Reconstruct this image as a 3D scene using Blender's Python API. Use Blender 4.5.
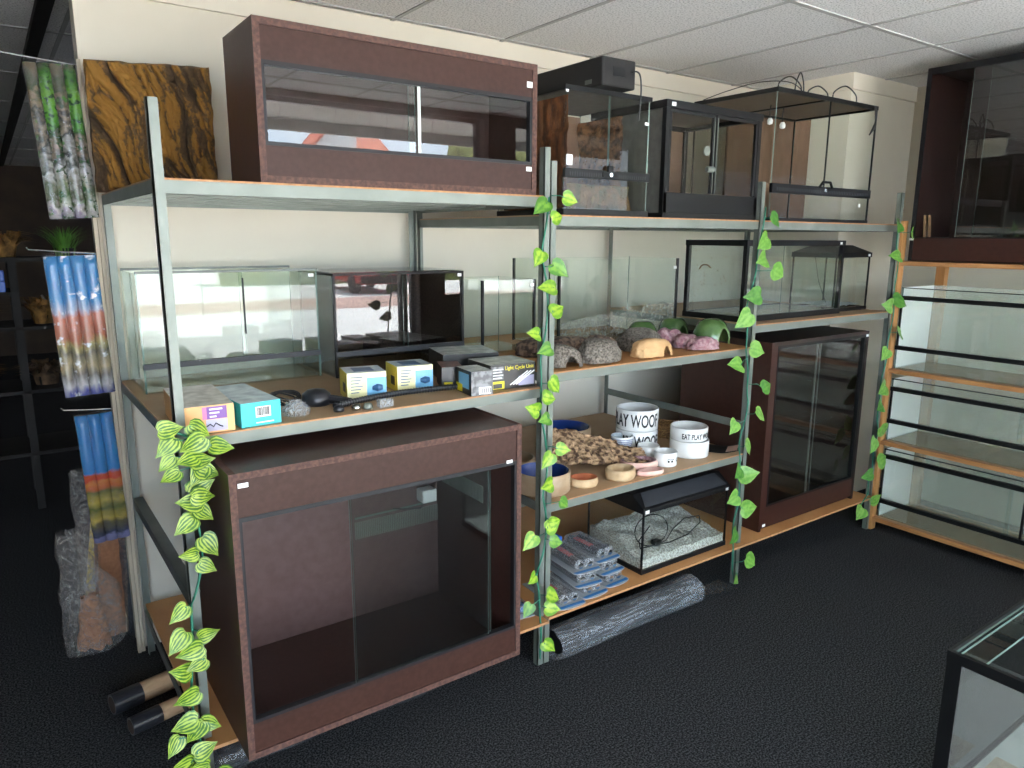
import bpy, bmesh, math, random
from math import sin, cos, pi, radians
from mathutils import Vector, Matrix, Euler, noise

for _o in list(bpy.data.objects):
    bpy.data.objects.remove(_o, do_unlink=True)
SC = bpy.context.scene
COL = SC.collection
R = random.Random(7)

# ---------------------------------------------------------------- camera
cam = bpy.data.cameras.new('camera')
cam.sensor_width = 36.0
cam.lens = 728.42 / 1024 * 36.0
cam.clip_start = 0.05
cam.clip_end = 300
co = bpy.data.objects.new('camera', cam)
COL.objects.link(co)
_yaw, _pitch, _roll = .62, .1985, .0057
_f = Vector((sin(_yaw) * cos(_pitch), cos(_yaw) * cos(_pitch), -sin(_pitch)))
_r = Vector((cos(_yaw), -sin(_yaw), 0))
_u = _r.cross(_f)
_r2 = _r * cos(_roll) + _u * sin(_roll)
_u2 = -_r * sin(_roll) + _u * cos(_roll)
M = Matrix((_r2, _u2, -_f)).transposed().to_4x4()
M.translation = Vector((-.3636, -1.9963, 1.6083))
co.matrix_world = M
SC.camera = co

# ---------------------------------------------------------------- world, light, exposure
W = bpy.data.worlds.new('sky')
SC.world = W
W.use_nodes = True
nt = W.node_tree
nt.nodes.clear()
out = nt.nodes.new('ShaderNodeOutputWorld')
bg = nt.nodes.new('ShaderNodeBackground')
bg.inputs['Strength'].default_value = 6.0
tc = nt.nodes.new('ShaderNodeTexCoord')
nz = nt.nodes.new('ShaderNodeTexNoise')
nz.inputs['Scale'].default_value = 2.2
nz.inputs['Detail'].default_value = 6
rp = nt.nodes.new('ShaderNodeValToRGB')
rp.color_ramp.elements[0].position = .42
rp.color_ramp.elements[0].color = (.55, .74, 1.0, 1)
rp.color_ramp.elements[1].position = .62
rp.color_ramp.elements[1].color = (.95, .95, .94, 1)
nt.links.new(tc.outputs['Generated'], nz.inputs['Vector'])
nt.links.new(nz.outputs['Fac'], rp.inputs['Fac'])
nt.links.new(rp.outputs['Color'], bg.inputs['Color'])
nt.links.new(bg.outputs['Background'], out.inputs['Surface'])

sun = bpy.data.lights.new('sun', 'SUN')
sun.energy = 22.0
sun.angle = radians(3)
sun.color = (1, .97, .93)
so = bpy.data.objects.new('sun', sun)
COL.objects.link(so)
so.rotation_euler = Vector((-.34, .32, -.885)).to_track_quat('-Z', 'Y').to_euler()   # high sun over the street; the veranda keeps it off the shop floor

vs = SC.view_settings
vs.view_transform = 'Standard'
vs.look = 'None'
vs.gamma = 1.0
vs.use_curve_mapping = False
vs.exposure = 0.92
cy = SC.cycles
cy.max_bounces = 10
cy.diffuse_bounces = 5
cy.glossy_bounces = 4
cy.transmission_bounces = 6
cy.transparent_max_bounces = 40
cy.caustics_reflective = False
cy.caustics_refractive = False
cy.sample_clamp_indirect = 8
cy.use_denoising = True

# ---------------------------------------------------------------- materials
MATS = {}


def newmat(name):
    m = bpy.data.materials.new(name)
    m.use_nodes = True
    n = m.node_tree
    n.nodes.clear()
    o = n.nodes.new('ShaderNodeOutputMaterial')
    MATS[name] = m
    return m, n, o


def pbr(name, col, rough=.5, metal=0, col2=None, scale=20, detail=4, bump=0, bscale=None, stretch=None,
        lo=.35, hi=.65, spec=.5, coat=0, bdist=.004):
    m, n, o = newmat(name)
    b = n.nodes.new('ShaderNodeBsdfPrincipled')
    b.inputs['Base Color'].default_value = (*col, 1)
    b.inputs['Roughness'].default_value = rough
    b.inputs['Metallic'].default_value = metal
    b.inputs['Specular IOR Level'].default_value = spec
    b.inputs['Coat Weight'].default_value = coat
    n.links.new(b.outputs[0], o.inputs[0])
    if col2 or bump:
        t = n.nodes.new('ShaderNodeTexCoord')
        mp = n.nodes.new('ShaderNodeMapping')
        if stretch:
            mp.inputs['Scale'].default_value = stretch
        n.links.new(t.outputs['Object'], mp.inputs['Vector'])
    if col2:
        x = n.nodes.new('ShaderNodeTexNoise')
        x.inputs['Scale'].default_value = scale
        x.inputs['Detail'].default_value = detail
        r = n.nodes.new('ShaderNodeValToRGB')
        r.color_ramp.elements[0].position = lo
        r.color_ramp.elements[0].color = (*col, 1)
        r.color_ramp.elements[1].position = hi
        r.color_ramp.elements[1].color = (*col2, 1)
        n.links.new(mp.outputs[0], x.inputs['Vector'])
        n.links.new(x.outputs['Fac'], r.inputs['Fac'])
        n.links.new(r.outputs[0], b.inputs['Base Color'])
    if bump:
        y = n.nodes.new('ShaderNodeTexNoise')
        y.inputs['Scale'].default_value = bscale or scale
        y.inputs['Detail'].default_value = 5
        bp = n.nodes.new('ShaderNodeBump')
        bp.inputs['Strength'].default_value = bump
        bp.inputs['Distance'].default_value = bdist
        n.links.new(mp.outputs[0], y.inputs['Vector'])
        n.links.new(y.outputs['Fac'], bp.inputs['Height'])
        n.links.new(bp.outputs[0], b.inputs['Normal'])
    return m


def glassmat(name, tint, ior=1.6, rough=0.0, haze=0.0, hazecol=(.7, .7, .68)):
    m, n, o = newmat(name)
    tr = n.nodes.new('ShaderNodeBsdfTransparent')
    tr.inputs[0].default_value = (*tint, 1)
    gl = n.nodes.new('ShaderNodeBsdfGlossy')
    gl.inputs['Roughness'].default_value = rough
    fr = n.nodes.new('ShaderNodeFresnel')
    fr.inputs['IOR'].default_value = ior
    ge = n.nodes.new('ShaderNodeNewGeometry')
    inv = n.nodes.new('ShaderNodeMath')
    inv.operation = 'SUBTRACT'
    inv.inputs[0].default_value = 1
    n.links.new(ge.outputs['Backfacing'], inv.inputs[1])
    mu = n.nodes.new('ShaderNodeMath')
    mu.operation = 'MULTIPLY'
    n.links.new(fr.outputs[0], mu.inputs[0])
    n.links.new(inv.outputs[0], mu.inputs[1])
    mx = n.nodes.new('ShaderNodeMixShader')
    n.links.new(mu.outputs[0], mx.inputs[0])
    base = tr
    if haze:
        df = n.nodes.new('ShaderNodeBsdfDiffuse')
        df.inputs[0].default_value = (*hazecol, 1)
        m2 = n.nodes.new('ShaderNodeMixShader')
        m2.inputs[0].default_value = haze
        n.links.new(tr.outputs[0], m2.inputs[1])
        n.links.new(df.outputs[0], m2.inputs[2])
        base = m2
    n.links.new(base.outputs[0], mx.inputs[1])
    n.links.new(gl.outputs[0], mx.inputs[2])
    n.links.new(mx.outputs[0], o.inputs[0])
    return m


def plasticfilm(name, alpha=.35, col=(.8, .8, .8), rough=.15, bscale=40, bump=1.0, stretch=(1, 1, 1), crease_glint=.5):
    m, n, o = newmat(name)
    tr = n.nodes.new('ShaderNodeBsdfTransparent')
    b = n.nodes.new('ShaderNodeBsdfPrincipled')
    b.inputs['Base Color'].default_value = (*col, 1)
    b.inputs['Roughness'].default_value = rough
    t = n.nodes.new('ShaderNodeTexCoord')
    x = n.nodes.new('ShaderNodeTexNoise')
    x.inputs['Scale'].default_value = bscale
    x.inputs['Detail'].default_value = 3
    x.inputs['Distortion'].default_value = 1.5
    bp = n.nodes.new('ShaderNodeBump')
    bp.inputs['Strength'].default_value = bump
    bp.inputs['Distance'].default_value = .01
    mp = n.nodes.new('ShaderNodeMapping')
    mp.inputs['Scale'].default_value = stretch
    n.links.new(t.outputs['Object'], mp.inputs['Vector'])
    n.links.new(mp.outputs[0], x.inputs['Vector'])
    n.links.new(x.outputs['Fac'], bp.inputs['Height'])
    n.links.new(bp.outputs[0], b.inputs['Normal'])
    mx = n.nodes.new('ShaderNodeMixShader')
    y = n.nodes.new('ShaderNodeTexNoise')
    y.inputs['Scale'].default_value = bscale * .8
    y.inputs['Detail'].default_value = 2
    y.inputs['Distortion'].default_value = 2.5
    n.links.new(mp.outputs[0], y.inputs['Vector'])
    rp_ = n.nodes.new('ShaderNodeValToRGB')
    e = rp_.color_ramp.elements
    lo_, hi_ = (alpha,) * 3 + (1,), (min(1, alpha + crease_glint),) * 3 + (1,)
    e[0].position, e[0].color = .44, lo_
    e[1].position, e[1].color = .56, lo_
    e.new(.50).color = hi_  # crease lines made more opaque: highlights of crumpled film drawn into the mix
    n.links.new(y.outputs['Fac'], rp_.inputs['Fac'])
    n.links.new(rp_.outputs[0], mx.inputs[0])
    n.links.new(tr.outputs[0], mx.inputs[1])
    n.links.new(b.outputs[0], mx.inputs[2])
    n.links.new(mx.outputs[0], o.inputs[0])
    return m


def bands(name, stops, zlo, zhi, nscale=8, namp=.1, rough=.25, stretch=(1, 1, 1), axis='Z', speck=None, coat=0.0):
    """a print whose colour runs along one axis of the object, wobbled by noise"""
    m, n, o = newmat(name)
    stops = [(p, tuple(.62 * q for q in c)) for p, c in stops]
    b = n.nodes.new('ShaderNodeBsdfPrincipled')
    b.inputs['Roughness'].default_value = rough
    b.inputs['Coat Weight'].default_value = coat * .3
    n.links.new(b.outputs[0], o.inputs[0])
    t = n.nodes.new('ShaderNodeTexCoord')
    s = n.nodes.new('ShaderNodeSeparateXYZ')
    n.links.new(t.outputs['Object'], s.inputs[0])
    mr = n.nodes.new('ShaderNodeMapRange')
    mr.inputs['From Min'].default_value = zlo
    mr.inputs['From Max'].default_value = zhi
    n.links.new(s.outputs[axis], mr.inputs['Value'])
    mp = n.nodes.new('ShaderNodeMapping')
    mp.inputs['Scale'].default_value = stretch
    n.links.new(t.outputs['Object'], mp.inputs['Vector'])
    x = n.nodes.new('ShaderNodeTexNoise')
    x.inputs['Scale'].default_value = nscale
    x.inputs['Detail'].default_value = 5
    n.links.new(mp.outputs[0], x.inputs['Vector'])
    a = n.nodes.new('ShaderNodeMath')
    a.operation = 'MULTIPLY_ADD'
    a.inputs[1].default_value = namp * 2
    n.links.new(x.outputs['Fac'], a.inputs[0])
    sb = n.nodes.new('ShaderNodeMath')
    sb.operation = 'SUBTRACT'
    sb.inputs[1].default_value = namp
    n.links.new(mr.outputs[0], sb.inputs[0])
    n.links.new(sb.outputs[0], a.inputs[2])
    r = n.nodes.new('ShaderNodeValToRGB')
    cr = r.color_ramp
    while len(cr.elements) < len(stops):
        cr.elements.new(.5)
    for e, (p, c) in zip(cr.elements, stops):
        e.position = p
        e.color = (*c, 1)
    n.links.new(a.outputs[0], r.inputs['Fac'])
    col = r.outputs[0]
    if speck:
        sc, c2, th = speck
        y = n.nodes.new('ShaderNodeTexNoise')
        y.inputs['Scale'].default_value = sc
        y.inputs['Detail'].default_value = 3
        n.links.new(t.outputs['Object'], y.inputs['Vector'])
        g = n.nodes.new('ShaderNodeValToRGB')
        g.color_ramp.elements[0].position = th
        g.color_ramp.elements[1].position = th + .08
        n.links.new(y.outputs['Fac'], g.inputs['Fac'])
        mx = n.nodes.new('ShaderNodeMix')
        mx.data_type = 'RGBA'
        n.links.new(g.outputs[0], mx.inputs['Factor'])
        n.links.new(col, mx.inputs['A'])
        mx.inputs['B'].default_value = (*c2, 1)
        col = mx.outputs['Result']
    n.links.new(col, b.inputs['Base Color'])
    return m


pbr('wall_paint', (.70, .645, .53), .75, col2=(.67, .615, .50), scale=3, bump=.08, bscale=180, bdist=.001)
pbr('trim_paint', (.72, .66, .54), .6)
pbr('carpet', (.006, .006, .007), .95, col2=(.105, .107, .115), scale=170, detail=3, lo=.42, hi=.76, bump=.8, bscale=220, spec=.15)
pbr('steel', (.165, .185, .16), .45, .3, col2=(.215, .235, .205), scale=9, lo=.3, hi=.7, bump=.05, bscale=60)
pbr('steel_dark', (.11, .118, .105), .5, .3, col2=(.15, .16, .145), scale=8)
pbr('hardboard', (.40, .25, .135), .6, col2=(.47, .31, .18), scale=6, lo=.3, hi=.7)
pbr('orange_board', (.50, .225, .075), .55, col2=(.58, .29, .11), scale=5, lo=.3, hi=.7)
pbr('board_edge', (.50, .24, .10), .7, col2=(.36, .17, .07), scale=60)
pbr('melamine', (.041, .0155, .0115), .40, col2=(.051, .0205, .0155), scale=70, detail=3, spec=.5, bump=.04, bscale=300, bdist=.001)
pbr('melamine_face', (.041, .0165, .0115), .45, col2=(.052, .022, .016), scale=60, detail=3, spec=.25, bump=.03, bscale=300, bdist=.001)
pbr('melamine_lit_back', (.095, .050, .046), .4, col2=(.115, .065, .060), scale=30)  # lighter copy of melamine: brightness of the lit back put into the colour
pbr('chip_edge', (.115, .050, .034), .7, col2=(.055, .022, .016), scale=90, lo=.35, hi=.6)
pbr('dark_wood', (.018, .0072, .0055), .4, col2=(.025, .010, .0075), scale=40, spec=.5)
pbr('dark_wood_face', (.034, .0105, .007), .38, col2=(.043, .014, .0095), scale=40)
pbr('black_plastic', (.0055, .0055, .006), .45, spec=.3)
pbr('black_matt', (.007, .007, .0075), .6, spec=.3)
pbr('hood_grey', (.030, .032, .037), .45)
pbr('hood_box', (.016, .0145, .0142), .6, spec=.3, bump=.05, bscale=200)
pbr('track', (.014, .0145, .017), .45, spec=.3)
pbr('white_label', (.85, .85, .82), .6)
pbr('pine', (.56, .28, .10), .5, col2=(.40, .18, .06), scale=7, stretch=(6, 6, .35), lo=.35, hi=.7, bump=.05)
pbr('pine_rail', (.50, .24, .09), .5, col2=(.33, .14, .05), scale=9, stretch=(5, .4, 5), lo=.35, hi=.7)
pbr('batten', (.50, .42, .31), .7, col2=(.40, .33, .24), scale=10, stretch=(5, 5, .4))
pbr('chrome', (.75, .75, .74), .2, 1)
pbr('white_ceramic', (.74, .74, .72), .18, coat=.3)
pbr('lettering', (.015, .015, .015), .5)
pbr('blue_glaze', (.018, .05, .22), .15, coat=.5)
pbr('stoneware', (.42, .31, .20), .45, col2=(.36, .25, .15), scale=30)
pbr('cork', (.46, .29, .16), .9, col2=(.10, .052, .028), scale=46, detail=7, lo=.46, hi=.60, bump=1.0, bscale=46, bdist=.02)
pbr('bark_brown', (.25, .16, .11), .9, col2=(.07, .045, .035), scale=60, detail=4, lo=.4, hi=.6, bump=1.0, bscale=60, bdist=.01)
pbr('grey_rock', (.225, .195, .160), .9, col2=(.078, .064, .050), scale=130, detail=4, lo=.40, hi=.62, bump=1.0, bscale=70, bdist=.008)
pbr('tan_rock', (.62, .38, .18), .7, col2=(.50, .28, .12), scale=14, bump=.5, bscale=16, bdist=.01)
pbr('pink_rock', (.24, .10, .12), .85, col2=(.44, .29, .29), scale=60, detail=3, bump=.9, bscale=50, bdist=.01)
pbr('pale_pink', (.68, .38, .33), .6, col2=(.75, .52, .42), scale=16)
pbr('sand_stone', (.62, .45, .26), .75, col2=(.50, .33, .18), scale=26, bump=.4, bscale=40)
pbr('orange_clay', (.55, .16, .07), .55, col2=(.45, .12, .05), scale=30)
pbr('green_glaze', (.06, .13, .035), .2, col2=(.15, .24, .085), scale=10, coat=.6, bump=.35, bscale=22, bdist=.008)
pbr('hole_dark', (.01, .01, .01), .9)
pbr('wicker', (.42, .25, .10), .7, col2=(.16, .08, .03), scale=70, detail=2, stretch=(1, 1, 2.2), bump=1.0, bscale=70)
pbr('gravel', (.74, .72, .67), .8, col2=(.34, .31, .27), scale=120, detail=3, lo=.38, hi=.62, bump=1.0, bscale=110, bdist=.008)
pbr('cable', (.02, .02, .02), .45)
pbr('leaf_stem', (.02, .17, .10), .5)
pbr('twig', (.28, .16, .08), .8, col2=(.18, .1, .05), scale=40)
pbr('back_dark', (.060, .036, .027), .6, col2=(.022, .0125, .0095), scale=130, detail=3, lo=.4, hi=.62)
pbr('reptile_back', (.46, .24, .08), .9, col2=(.10, .06, .03), scale=42, detail=5, lo=.38, hi=.64, bump=.7, bscale=40, bdist=.01)
pbr('rust_bark', (.22, .075, .02), .85, col2=(.07, .025, .01), scale=36, detail=5, stretch=(1, 1, .35), lo=.35, hi=.65, bump=1.0, bscale=40, bdist=.01)
pbr('bark_tan', (.20, .10, .045), .9, col2=(.06, .03, .015), scale=40, detail=5, lo=.4, hi=.62, bump=1.0, bscale=45, bdist=.01)
pbr('moss', (.115, .062, .022), .9, col2=(.05, .042, .010), scale=30, detail=5, lo=.4, hi=.62, bump=1.0, bscale=60, bdist=.01)
pbr('white_panel', (.84, .85, .81), .4, col2=(.80, .81, .77), scale=4)
pbr('glass_side', (.62, .66, .62), .25, col2=(.55, .60, .56), scale=5)
pbr('mesh_roof', (.16, .115, .08), .7, col2=(.11, .08, .055), scale=300, detail=1)
pbr('cork_panel', (.34, .145, .07), .9, col2=(.24, .10, .045), scale=60, bump=.5, bscale=80)
pbr('card_tan', (.50, .32, .18), .7, col2=(.44, .27, .15), scale=20)
pbr('card_tan_core', (.05, .03, .02), .8)
pbr('yellow_card', (.55, .36, .03), .5)
pbr('red_paint', (.42, .02, .025), .25, coat=.6)
pbr('tyre', (.01, .01, .01), .8)
pbr('concrete', (.56, .555, .54), .85, col2=(.49, .485, .475), scale=1.2)
pbr('brick_paving', (.38, .25, .21), .85, col2=(.32, .20, .17), scale=3)
pbr('roof_red', (.62, .16, .08), .7, col2=(.52, .12, .06), scale=2)
pbr('house_white', (.72, .72, .70), .7)
pbr('hedge_green', (.16, .17, .045), .9, col2=(.055, .075, .02), scale=5, detail=6, lo=.4, hi=.62)
pbr('tree_green', (.42, .42, .16), .9, col2=(.13, .15, .05), scale=4, detail=6, lo=.4, hi=.62)
pbr('pillar_brown', (.060, .035, .026), .6, col2=(.10, .062, .046), scale=90, detail=3)
pbr('veranda_grey', (.30, .28, .25), .7)
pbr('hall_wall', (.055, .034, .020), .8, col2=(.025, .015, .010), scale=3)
pbr('red_tool', (.50, .03, .03), .35)
pbr('blue_card', (.015, .16, .42), .4)
pbr('blister_card', (.36, .38, .40), .4)
pbr('blue_plastic', (.01, .10, .55), .35)
pbr('leaf_orange', (.52, .27, .07), .8, col2=(.16, .085, .025), scale=20, detail=4)
pbr('leaf_brown', (.26, .16, .085), .8, col2=(.08, .05, .03), scale=20, detail=4)
pbr('grass_blade', (.20, .46, .07), .6, col2=(.10, .28, .04), scale=12)
pbr('paper_print', (.55, .40, .30), .35, col2=(.05, .04, .05), scale=26, detail=2)
pbr('lamp_white', (.85, .85, .83), .4)
pbr('black_fabric', (.013, .012, .012), .85)
pbr('pale_wood', (.40, .34, .28), .8, col2=(.26, .2, .15), scale=24)
pbr('card_grey2', (.34, .36, .37), .5, col2=(.42, .44, .45), scale=8)
pbr('tool_black', (.02, .02, .024), .3)
pbr('black_track', (.012, .011, .010), .6)
pbr('dark_rack', (.010, .008, .006), .7)
pbr('panel_grey', (.085, .083, .072), .6, col2=(.11, .108, .095), scale=30)
pbr('board_brown', (.16, .085, .050), .6, col2=(.20, .11, .068), scale=26, stretch=(1, 1, .3))
glassmat('glass', (.955, .975, .962), 1.72)
glassmat('glass_door', (.90, .915, .905), 1.9)
glassmat('glass_clear', (.97, .985, .975), 1.55)
glassmat('glass_green', (.935, .962, .948), 1.62)
glassmat('glass_milky', (.92, .95, .93), 1.6, haze=.10)
glassmat('pale_pane', (.93, .97, .95), 1.6, haze=.24, hazecol=(.97, .97, .92))  # white haze in the pane stands in for light missing behind the tanks
glassmat('glass_faint', (.965, .975, .965), 1.28)
glassmat('glass_dimmed', (.86, .865, .85), 1.38)  # darker tint stands in for the dim room reflected in the doors
glassmat('window_glass', (.98, .99, .985), 1.4)
plasticfilm('clear_wrap', .10, (.50, .46, .42), .08, 15, 1.0, crease_glint=.35)
plasticfilm('grey_wrap', .30, (.10, .105, .115), .08, 18, 1.0, crease_glint=.45)
plasticfilm('sleeve_film', .03, (.6, .6, .6), .05, 14, .5, crease_glint=.06)
plasticfilm('blister', .20, (.50, .52, .54), .05, 60, .9)
plasticfilm('floor_wrap', .16, (.36, .38, .41), .06, 9, .5, stretch=(.4, 2.2, 2.2), crease_glint=.35)  # stretched noise paints streak highlights along the roll

# see-through edge of a glass sheet: green
_m, _n, _o = newmat('glass_edge')
_t = _n.nodes.new('ShaderNodeBsdfTransparent')
_t.inputs[0].default_value = (.62, .76, .70, 1)
_d = _n.nodes.new('ShaderNodeBsdfPrincipled')
_d.inputs['Base Color'].default_value = (.30, .42, .38, 1)
_d.inputs['Roughness'].default_value = .15
_x = _n.nodes.new('ShaderNodeMixShader')
_x.inputs[0].default_value = .55
_n.links.new(_t.outputs[0], _x.inputs[1])
_n.links.new(_d.outputs[0], _x.inputs[2])
_n.links.new(_x.outputs[0], _o.inputs[0])


def leafmat(name, dark, light, freq=9.0, amt=.5, lo=.42, hi=.6):
    """leaf with stripes fanning from the midrib; reads the UV map (u across, v along)"""
    m, n, o = newmat(name)
    b = n.nodes.new('ShaderNodeBsdfPrincipled')
    b.inputs['Roughness'].default_value = .42
    n.links.new(b.outputs[0], o.inputs[0])
    uv = n.nodes.new('ShaderNodeUVMap')
    s = n.nodes.new('ShaderNodeSeparateXYZ')
    n.links.new(uv.outputs[0], s.inputs[0])
    ab = n.nodes.new('ShaderNodeMath')
    ab.operation = 'ABSOLUTE'
    n.links.new(s.outputs['X'], ab.inputs[0])
    a = n.nodes.new('ShaderNodeMath')
    a.operation = 'MULTIPLY_ADD'
    a.inputs[1].default_value = 1.0
    n.links.new(ab.outputs[0], a.inputs[0])
    vy = n.nodes.new('ShaderNodeMath')
    vy.operation = 'MULTIPLY'
    vy.inputs[1].default_value = -.25
    n.links.new(s.outputs['Y'], vy.inputs[0])
    n.links.new(vy.outputs[0], a.inputs[2])
    f = n.nodes.new('ShaderNodeMath')
    f.operation = 'MULTIPLY'
    f.inputs[1].default_value = freq * 2 * pi
    n.links.new(a.outputs[0], f.inputs[0])
    si = n.nodes.new('ShaderNodeMath')
    si.operation = 'SINE'
    n.links.new(f.outputs[0], si.inputs[0])
    nz = n.nodes.new('ShaderNodeTexNoise')
    nz.inputs['Scale'].default_value = 60
    t = n.nodes.new('ShaderNodeTexCoord')
    n.links.new(t.outputs['Object'], nz.inputs['Vector'])
    mix = n.nodes.new('ShaderNodeMath')
    mix.operation = 'MULTIPLY_ADD'
    mix.inputs[1].default_value = .5 * amt
    n.links.new(si.outputs[0], mix.inputs[0])
    n.links.new(nz.outputs['Fac'], mix.inputs[2])
    r = n.nodes.new('ShaderNodeValToRGB')
    r.color_ramp.elements[0].position = lo
    r.color_ramp.elements[0].color = (*dark, 1)
    r.color_ramp.elements[1].position = hi
    r.color_ramp.elements[1].color = (*light, 1)
    n.links.new(mix.outputs[0], r.inputs['Fac'])
    n.links.new(r.outputs[0], b.inputs['Base Color'])
    return m


leafmat('leaf_striped', (.035, .13, .008), (.34, .46, .05), 3.0, .55, .36, .66)
leafmat('leaf_yellow', (.11, .27, .015), (.33, .47, .04), 1.0, .35, .38, .68)
leafmat('leaf_marbled', (.06, .19, .02), (.16, .33, .035), 1.0, .35, .38, .68)
leafmat('leaf_green', (.10, .27, .035), (.20, .38, .07), 1.5, .25, .35, .7)
leafmat('leaf_deep', (.045, .17, .02), (.10, .26, .04), 1.5, .25, .35, .7)

# ceiling tile: fissured mineral board
_m, _n, _o = newmat('ceiling_tile')
_b = _n.nodes.new('ShaderNodeBsdfPrincipled')
_b.inputs['Roughness'].default_value = .9
_t = _n.nodes.new('ShaderNodeTexCoord')
_x = _n.nodes.new('ShaderNodeTexNoise')
_x.inputs['Scale'].default_value = 130
_x.inputs['Detail'].default_value = 4
_r = _n.nodes.new('ShaderNodeValToRGB')
_r.color_ramp.elements[0].position = .36
_r.color_ramp.elements[0].color = (.44, .435, .43, 1)
_r.color_ramp.elements[1].position = .5
_r.color_ramp.elements[1].color = (.80, .79, .78, 1)
_n.links.new(_t.outputs['Object'], _x.inputs['Vector'])
_n.links.new(_x.outputs['Fac'], _r.inputs['Fac'])
_n.links.new(_r.outputs[0], _b.inputs['Base Color'])
_n.links.new(_b.outputs[0], _o.inputs[0])

SKY = (.03, .22, .62)
bands('print_desert', [(0, (.25, .25, .50)), (.05, (.25, .25, .50)), (.07, (.03, .04, .10)), (.15, (.12, .10, .03)), (.19, (.50, .36, .05)), (.27, (.10, .12, .02)), (.33, (.48, .36, .06)),
                       (.40, (.14, .14, .03)), (.43, (.60, .13, .03)), (.485, (.70, .22, .03)), (.50, (.62, .05, .015)), (.54, (.66, .09, .02)), (.56, (.02, .22, .55)), (.75, (.03, .27, .66)), (1, (.03, .24, .60))],
      -.49, 0, 34, .045, .22)
bands('print_sunset', [(0, (.10, .12, .50)), (.07, (.62, .60, .62)), (.15, (.20, .18, .15)), (.22, (.52, .40, .22)), (.30, (.18, .16, .10)), (.37, (.50, .38, .14)),
                       (.43, (.52, .16, .08)), (.57, (.66, .20, .13)), (.61, (.45, .50, .66)), (.7, (.06, .30, .66)), (.84, (.04, .27, .64)), (1, (.05, .30, .65))],
      -.49, 0, 20, .12, .2, stretch=(1.8, 1.8, .55), speck=(24, (.78, .80, .84), .60))
bands('print_jungle', [(0, (.30, .25, .34)), (.06, (.55, .52, .5)), (.13, (.07, .10, .03)), (.2, (.30, .28, .22)), (.27, (.62, .62, .58)), (.33, (.06, .07, .05)),
                       (.43, (.42, .40, .36)), (.50, (.03, .04, .03)), (.58, (.38, .29, .20)), (.66, (.05, .05, .04)), (.74, (.33, .24, .15)), (.82, (.05, .08, .03)), (.9, (.13, .12, .08)), (1, (.20, .15, .09))],
      -.50, 0, 26, .26, .2, speck=(30, (.05, .17, .02), .62))
bands('print_fern', [(0, (.30, .25, .34)), (.07, (.48, .50, .42)), (.15, (.08, .14, .03)), (.24, (.30, .30, .20)), (.32, (.62, .60, .56)), (.40, (.05, .06, .04)),
                     (.48, (.34, .26, .18)), (.56, (.03, .10, .01)), (.62, (.08, .32, .02)), (.8, (.16, .42, .03)), (.93, (.05, .2, .02)), (1, (.12, .12, .06))],
      -.50, 0, 30, .13, .2, speck=(70, (.012, .05, .008), .53))

# ---------------------------------------------------------------- mesh builder


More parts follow.
